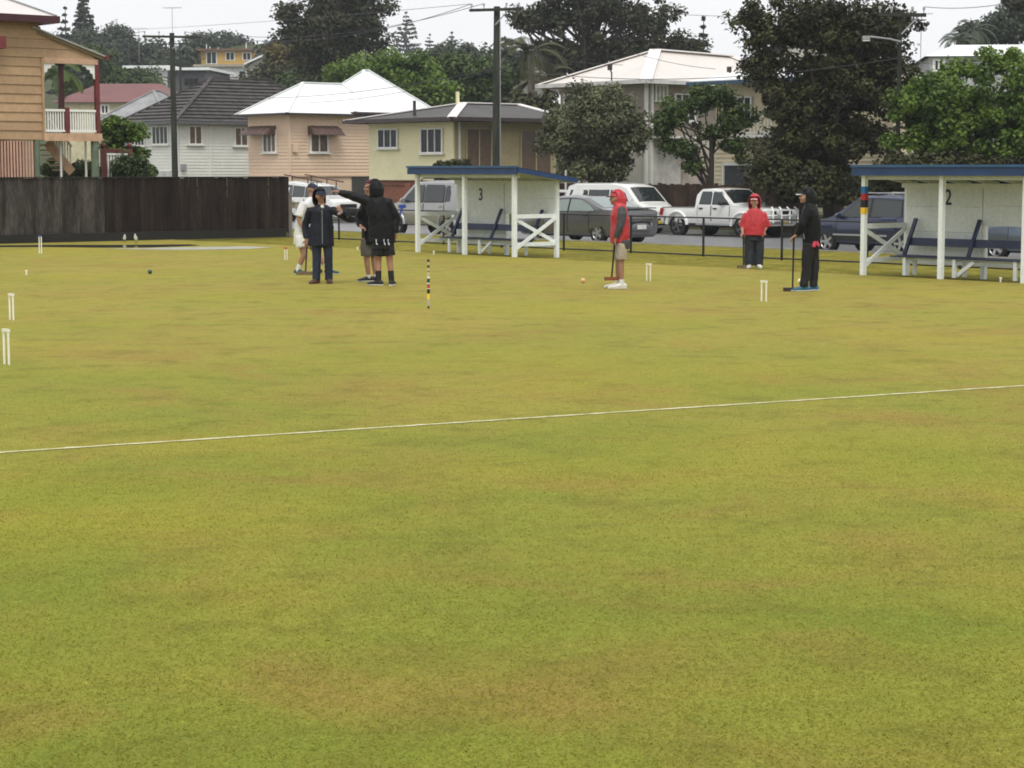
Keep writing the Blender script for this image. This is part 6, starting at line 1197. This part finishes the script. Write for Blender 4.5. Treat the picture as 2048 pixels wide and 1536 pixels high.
def man_white():
    P = Person('person in white shirt, white shorts and navy cap, leaning forward behind the navy jacket', 632, 548, -20)
    P.torso([(610, 482, .02, .16, .12), (611, 465, 0, .165, .125), (613, 445, 0, .16, .12), (619, 423, 0, .18, .12), (625, 408, 0, .18, .11), (629, 399, 0, .14, .085), (631, 393, 0, .07, .07)])
    A = P.leg((608, 476, -.10), (613, 509, -.12), (601, 537, -.10), toe=-25); kA = P.J(613, 509, -.12); B = P.leg((618, 476, .10), (642, 508, .05), (662, 538, .0), toe=-10); kB = P.J(642, 508, .05)
    P.arm((613, 408, -.18), (603, 438, -.22), (616, 462, -.24), (.5, 0, -.8), curl=1.2); P.arm((634, 408, .17), (645, 432, .12), (622, 462, -.12), (-.4, -.2, -.8), curl=1.2)
    P.head(631, 378, 0, -30, (630, 397, 0), SKINL); P.finish(SKIN)
    P.garment('shirt', M('wet_white_shirt', (.60, .62, .64), .55, .35, col2=(.70, .70, .70), scale=5, bump=.3, bscale=22), [(611, 462, 0, .19, .15), (613, 445, 0, .185, .15), (619, 423, 0, .20, .145), (624, 409, 0, .20, .13), (628, 400, 0, .155, .10), (630, 394, 0, .08, .08)], [(((613, 408, -.17), (604, 432, -.21)), [.085, .08]), (((634, 408, .17), (644, 428, .12)), [.085, .075])])
    P.garment('shorts', WHITEC, [(609, 488, 0, .18, .15), (609, 470, 0, .185, .15), (611, 455, 0, .18, .14)], [(((607, 472, -.09), (609, 493, -.11)), [.125, .12]), (((616, 472, .09), (627, 492, .08)), [.12, .115])])
    P.cap(CAPN, CAPN, 0)
    for at, k in ((A, kA), (B, kB)): P.kn = k; P.sock(at, WHITEC, .2); P.shoe(at, SHOEG, SOLE, 1.1)
    mallet('croquet mallet with brown head held low by the white shirted man', P, (616, 468, -.26), (611, 540, -.35), .0, WOODK, WOODB, ln=.34); P.T.location.x -= .05; return P
def man_shorts():
    P = Person('person mostly hidden behind the tall man in black, grey shorts and bare legs showing', 741, 563, 200)
    P.torso([(741, 480, 0, .165, .12), (741, 462, 0, .165, .12), (741, 442, 0, .16, .115), (742, 420, 0, .175, .12), (742, 408, 0, .17, .10), (742, 400, 0, .13, .08), (742, 395, 0, .065, .065)])
    A = P.leg((734, 475, -.06), (734, 517, -.06), (737, 549, -.03), toe=205); kA = P.J(734, 517, -.06); B = P.leg((748, 475, .08), (748, 517, .06), (751, 550, .05), toe=210); kB = P.J(748, 517, .06)
    P.arm((730, 408, -.05), (717, 438, -.05), (722, 452, -.2), (.7, -.2, -.3), curl=1.0); P.arm((754, 408, .15), (764, 438, .15), (758, 465, .0), Z_)
    P.head(741, 376, 0, 195, (741, 398, 0), SKIN); P.finish(SKIN)
    P.garment('jacket', BLACKC, [(741, 487, 0, .21, .16), (741, 460, 0, .20, .155), (741, 435, 0, .195, .15), (742, 416, 0, .20, .14), (742, 405, 0, .17, .11), (742, 398, 0, .09, .085)], [(((730, 410, -.05), (716, 438, -.05), (721, 450, -.18)), [.082, .075, .06]), (((754, 410, .15), (765, 438, .15), (759, 462, .0)), [.08, .07, .06])])
    P.garment('shorts', GREYS, [(741, 490, 0, .18, .14), (741, 475, 0, .18, .14)], [(((734, 478, -.06), (733, 511, -.06)), [.115, .11]), (((748, 478, .08), (748, 511, .06)), [.115, .11])])
    P.hood(M('dark_red_hood', (.10, .012, .016), .5, .3), .35, 1.2)
    for at, k in ((A, kA), (B, kB)): P.kn = k; P.sock(at, WHITEC, .13, .046); P.shoe(at, SHOEK, SOLE, 1.1)
    return P
def man_tall():
    P = Person('tall person in black hooded raincoat seen from behind, arm stretched to the left', 768, 571, 95)
    P.torso([(766, 480, 0, .175, .13), (764, 460, 0, .175, .13), (762, 435, 0, .185, .13), (758, 412, 0, .20, .13), (757, 401, 0, .19, .11), (755, 393, 0, .13, .085), (753, 388, 0, .07, .07)])
    A = P.leg((758, 478, 0), (757, 522, .02), (757, 556, 0), toe=160); kA = P.J(757, 522, .02); B = P.leg((776, 478, 0), (780, 522, .02), (783, 556, 0), toe=80); kB = P.J(780, 522, .02)
    P.arm((737, 401, 0), (705, 391, .02), (676, 383, -.02), (-1, -.1, .12), curl=1.5, hs=1.1); P.arm((777, 402, 0), (793, 437, .03), (790, 466, -.02), (-.15, 0, -1), curl=.6, hs=1.05)
    P.head(749, 377, .02, 150, (754, 396, 0), SKIN, r=.122); P.finish(SKIN)
    P.garment('raincoat', BLACKC, [(766, 484, 0, .25, .19), (765, 470, 0, .245, .185), (764, 450, 0, .235, .18), (761, 430, 0, .225, .17), (758, 412, 0, .235, .155), (757, 401, 0, .215, .13), (755, 393, 0, .15, .105), (753, 387, 0, .09, .09)], [(((740, 403, 0), (705, 391, .02), (679, 384, -.02)), [.105, .082, .06]), (((776, 403, 0), (794, 437, .03), (791, 464, -.02)), [.105, .085, .065])], wr=.014)
    P.garment('shorts', BLACKT, [(766, 497, 0, .20, .15), (766, 480, 0, .195, .15)], [(((758, 482, 0), (756, 510, .0)), [.118, .112]), (((776, 482, 0), (779, 510, .0)), [.118, .112])])
    P.hood(BLACKC, .40, 1.30, back=.03); P.cap(BLACKC, BLACKC, 0, crown=False); MB().ball(P.hc + Vector((.02, -.02, .128)), (.085, .085, .06), 14, 8).build('cap', BLACKC, P.T, smooth=60)
    for at, k in ((A, kA), (B, kB)): P.kn = k; P.sock(at, M('black_sock', (.012, .012, .014), .8), .27, .054); P.shoe(at, SHOEK, SOLE, 1.1)
    WM = M('reflective_mark', (.55, .58, .62), .4)         # three small pale marks along the coat hem
    for px in (755.5, 771, 779):
        q = P.J(px, 482.5, 0); q = Vector((q.x, 0, q.z)); yb = -.19 * math.sqrt(max(.05, 1 - ((q.x - P.J(766, 482, 0).x) / .26) ** 2)) - .022; m = MB(); w_ = .02
        pts = [(-w_, .05), (.0, .052), (-.006, .012), (w_, -.03), (w_ * .9, -.055), (-w_ * .2, -.045)] if px > 760 else [(-w_, .055), (-.004, .055), (0, -.02), (w_, -.03), (w_, -.05), (-w_ * .6, -.04)]
        m.prism([(q.x + a, yb, q.z + b) for a, b in pts], (0, .012, 0)); m.build('emblem', WM, P.T)
    mallet('blue-handled croquet mallet held upright at the side of the tall man in black', P, (787, 474, -.03), (805.5, 412, .1), .3, M('blue_handle', (.015, .05, .30), .4), M('blue_handle', (.015, .05, .30), .4), hz=P.J(805.5, 412, .1).z, ln=.10, grip=M('blue_handle', (.015, .05, .30), .4)); return P
def man_red():
    P = Person('person in red and charcoal rain jacket, stone shorts and white shoes, facing left', 1236, 577, 184)
    P.torso([(1241, 488, 0, .165, .125), (1241, 470, 0, .165, .13), (1240, 450, 0, .165, .135), (1239, 428, 0, .18, .13), (1239, 416, 0, .175, .105), (1238, 409, 0, .13, .085), (1237, 404, 0, .065, .065)])
    A = P.leg((1242, 484, -.10), (1241, 524, -.10), (1243, 562, -.09), toe=190); kA = P.J(1241, 524, -.10); B = P.leg((1239, 484, .10), (1237, 524, .10), (1236, 562, .09), toe=178); kB = P.J(1237, 524, .10)
    P.arm((1242, 420, -.19), (1239, 450, -.23), (1231, 477, -.22), (-.2, .1, -1), curl=.9); P.arm((1236, 420, .18), (1231, 450, .2), (1226, 477, .02), (-.1, -.3, -1), curl=.9, side=-1)
    P.head(1231, 397, 0, 184, (1236, 409, 0), SKIN); P.finish(SKIN)
    P.garment('jacket', REDC, [(1238, 484, 0, .20, .165), (1239, 470, 0, .205, .170), (1239, 450, 0, .20, .165), (1238, 430, 0, .20, .155), (1239, 418, 0, .19, .13), (1238, 410, 0, .15, .105), (1236, 403, 0, .09, .09)], [(((1237, 420, .17), (1231, 450, .2), (1226, 474, .04)), [.085, .075, .06])])
    P.garment('jacket_tail', GREYC, [(1246, 497, 0, .19, .105), (1246, 488, 0, .205, .118), (1244, 478, 0, .205, .13)], wr=.006)
    P.garment('sleeve', GREYC, None, [(((1243, 416, -.15), (1244, 428, -.22), (1239, 452, -.25), (1232, 475, -.23)), [.075, .088, .075, .058])])
    P.garment('shorts', STONE, [(1241, 496, 0, .18, .145), (1241, 484, 0, .18, .145)], [(((1242, 486, -.10), (1242, 518, -.10)), [.112, .108]), (((1239, 486, .10), (1237, 518, .10)), [.112, .108])])
    P.hood(REDC, .30, 1.26, back=.03); P.cap(REDC, M('dark_brim', (.03, .02, .025), .5), .01, grow=1.05)
    for at, k in ((A, kA), (B, kB)): P.kn = k; P.sock(at, WHITEC, .17, .05); P.shoe(at, SHOEW, SOLE, 1.2)
    mallet('croquet mallet with red-brown head held by the person in stone shorts', P, (1229, 484, -.22), (1223, 556, -.1), 0.05, WOODK, WOODR, hz=P.J(1223, 556, -.1).z, ln=.23, grip=WOODK); return P
def person_poncho():
    P = Person('person in loose red hooded poncho and dark trousers, facing the camera beside a mallet', 1508, 536, -95)
    P.torso([(1508, 468, 0, .17, .12), (1508, 455, 0, .17, .12), (1508, 440, 0, .165, .12), (1508, 428, 0, .18, .12), (1508, 422, 0, .16, .09), (1508, 417, 0, .07, .07)])
    A = P.leg((1499, 464, 0), (1499, 500, 0), (1500, 526, 0), toe=-110); B = P.leg((1517, 464, 0), (1517, 500, 0), (1516, 526, 0), toe=-80)
    P.arm((1490, 428, 0), (1484, 448, .03), (1484, 465, -.10), (.15, -.2, -1), curl=1.2); P.arm((1526, 428, 0), (1534, 447, .05), (1527, 462, -.08), (-.4, -.2, -.8), curl=.6, side=-1)
    P.head(1507, 404, 0, -105, (1508, 420, 0), SKINL, r=.115); P.finish(SKINL)
    P.garment('poncho', REDC, [(1507, 469, 0, .245, .18), (1507, 455, 0, .25, .18), (1508, 440, 0, .24, .17), (1508, 428, 0, .21, .145), (1508, 420, 0, .155, .115), (1508, 416, 0, .09, .09)], [(((1492, 429, 0), (1487, 442, .02), (1484, 454, .03)), [.085, .085, .09]), (((1525, 429, 0), (1530, 442, .02), (1534, 453, .03)), [.085, .085, .09])], wr=.013)
    P.garment('trousers', M('dark_slacks', (.014, .017, .022), .6, .3, col2=(.026, .03, .037), scale=5, bump=.3, bscale=20), [(1508, 480, 0, .19, .14), (1508, 466, 0, .19, .14)], [(((1499, 468, 0), (1498, 500, 0), (1499, 530, 0)), [.115, .108, .105]), (((1517, 468, 0), (1518, 500, 0), (1517, 530, 0)), [.115, .108, .105])])
    P.hood(REDC, .25, 1.45, back=.03); P.cap(REDC, WHITEB, .012, grow=1.06, lift=.03); P.shoe(A, SHOEW); P.shoe(B, SHOEW)
    mallet('croquet mallet with dark shaft stood upright beside the red poncho', P, (1486, 468, -.14), (1487, 535, -.12), -.15, WOODK, WOODB, ln=.24); return P
def person_black():
    P = Person('person all in black with white cap brim and blue shoes, at the right', 1618, 582, 172)
    P.torso([(1620, 488, 0, .165, .125), (1620, 468, 0, .165, .125), (1619, 448, 0, .165, .13), (1618, 428, 0, .185, .13), (1617, 417, 0, .18, .105), (1616, 409, 0, .13, .085), (1615, 403, 0, .065, .065)])
    LR = (.072, .056, .040); A = P.leg((1617, 484, -.08), (1612, 530, -.10), (1609, 567, -.10), toe=182, rad=LR); B = P.leg((1624, 484, .08), (1626, 530, .08), (1627, 568, .06), toe=185, rad=LR)
    P.arm((1612, 421, -.20), (1604, 449, -.24), (1590, 470, -.16), (-.8, .2, -.5), curl=1.2); P.arm((1618, 421, .19), (1606, 449, .18), (1589, 471, -.02), (-.8, -.2, -.5), curl=1.2, side=-1)
    P.head(1609, 393, 0, 178, (1614, 408, 0), SKINL); P.finish(SKINL)
    P.garment('jacket', BLACKC, [(1621, 497, 0, .185, .150), (1621, 487, 0, .19, .155), (1621, 470, 0, .195, .155), (1620, 450, 0, .20, .162), (1619, 430, 0, .21, .158), (1618, 418, 0, .195, .132), (1617, 410, 0, .15, .105), (1614, 403, 0, .09, .09)], [(((1613, 421, -.19), (1603, 449, -.24), (1592, 468, -.16)), [.085, .076, .055]), (((1618, 421, .18), (1606, 449, .18), (1591, 469, -.02)), [.085, .075, .055])])
    P.garment('trousers', BLACKT, [(1620, 498, 0, .175, .14), (1620, 482, 0, .175, .14)], [(((1617, 486, -.09), (1612, 530, -.10), (1609, 572, -.10)), [.115, .088, .078]), (((1624, 486, .09), (1627, 530, .08), (1627, 573, .06)), [.115, .088, .078])])
    P.hood(BLACKC, .35, 1.24, back=.03); P.cap(BLACKC, WHITEB, .014, grow=1.04)
    for at in (A, B): P.shoe(at, SHOEB, SOLE, 1.15)
    m = MB(); m.rings([(P.J(1627, 481, -.17), Vector((.02, 0, 0)), Vector((0, .02, 0))), (P.J(1627, 488, -.19), Vector((.04, 0, 0)), Vector((0, .022, 0))), (P.J(1626, 493, -.19), Vector((.03, 0, 0)), Vector((0, .012, 0)))], 10); m.rings([(P.J(1632, 481, -.16), Vector((.015, 0, 0)), Vector((0, .02, 0))), (P.J(1634, 488, -.18), Vector((.028, 0, 0)), Vector((0, .022, 0))), (P.J(1636, 492, -.18), Vector((.014, 0, 0)), Vector((0, .012, 0)))], 10); m.build('pocket_cloth', M('red_pink_cloth', (.55, .05, .09), .6), P.T, smooth=60)
    MB().tube([P.J(1605, 466, -.20), P.J(1607, 477, -.20)], .006, 6).build('pocket_zip', M('pale_zip', (.35, .36, .38), .4), P.T)
    mallet('croquet mallet with slim dark shaft held by the person all in black', P, (1586, 473, -.1), (1585, 581, -.1), math.pi * .98, WOODK, M('dark_head', (.035, .022, .02), .45), ln=.30); return P
for f in (woman_navy, man_white, man_shorts, man_tall, man_red, person_poncho, person_black): f()
# ---------------------------------------------------------------- rain haze
def haze():
    mb = MB(); mb.box((0, 200, 24.5), (1500, 1500, 53)); m = bpy.data.materials.new('haze'); m.use_nodes = True; n = m.node_tree.nodes; n.clear(); o = n.new('ShaderNodeOutputMaterial'); v = n.new('ShaderNodeVolumePrincipled'); v.inputs['Color'].default_value = (.90, .95, 1, 1); v.inputs['Density'].default_value = 0.00034; v.inputs['Anisotropy'].default_value = 0.2; m.node_tree.links.new(v.outputs[0], o.inputs['Volume']); mb.build('haze', m, kind='stuff')
haze()
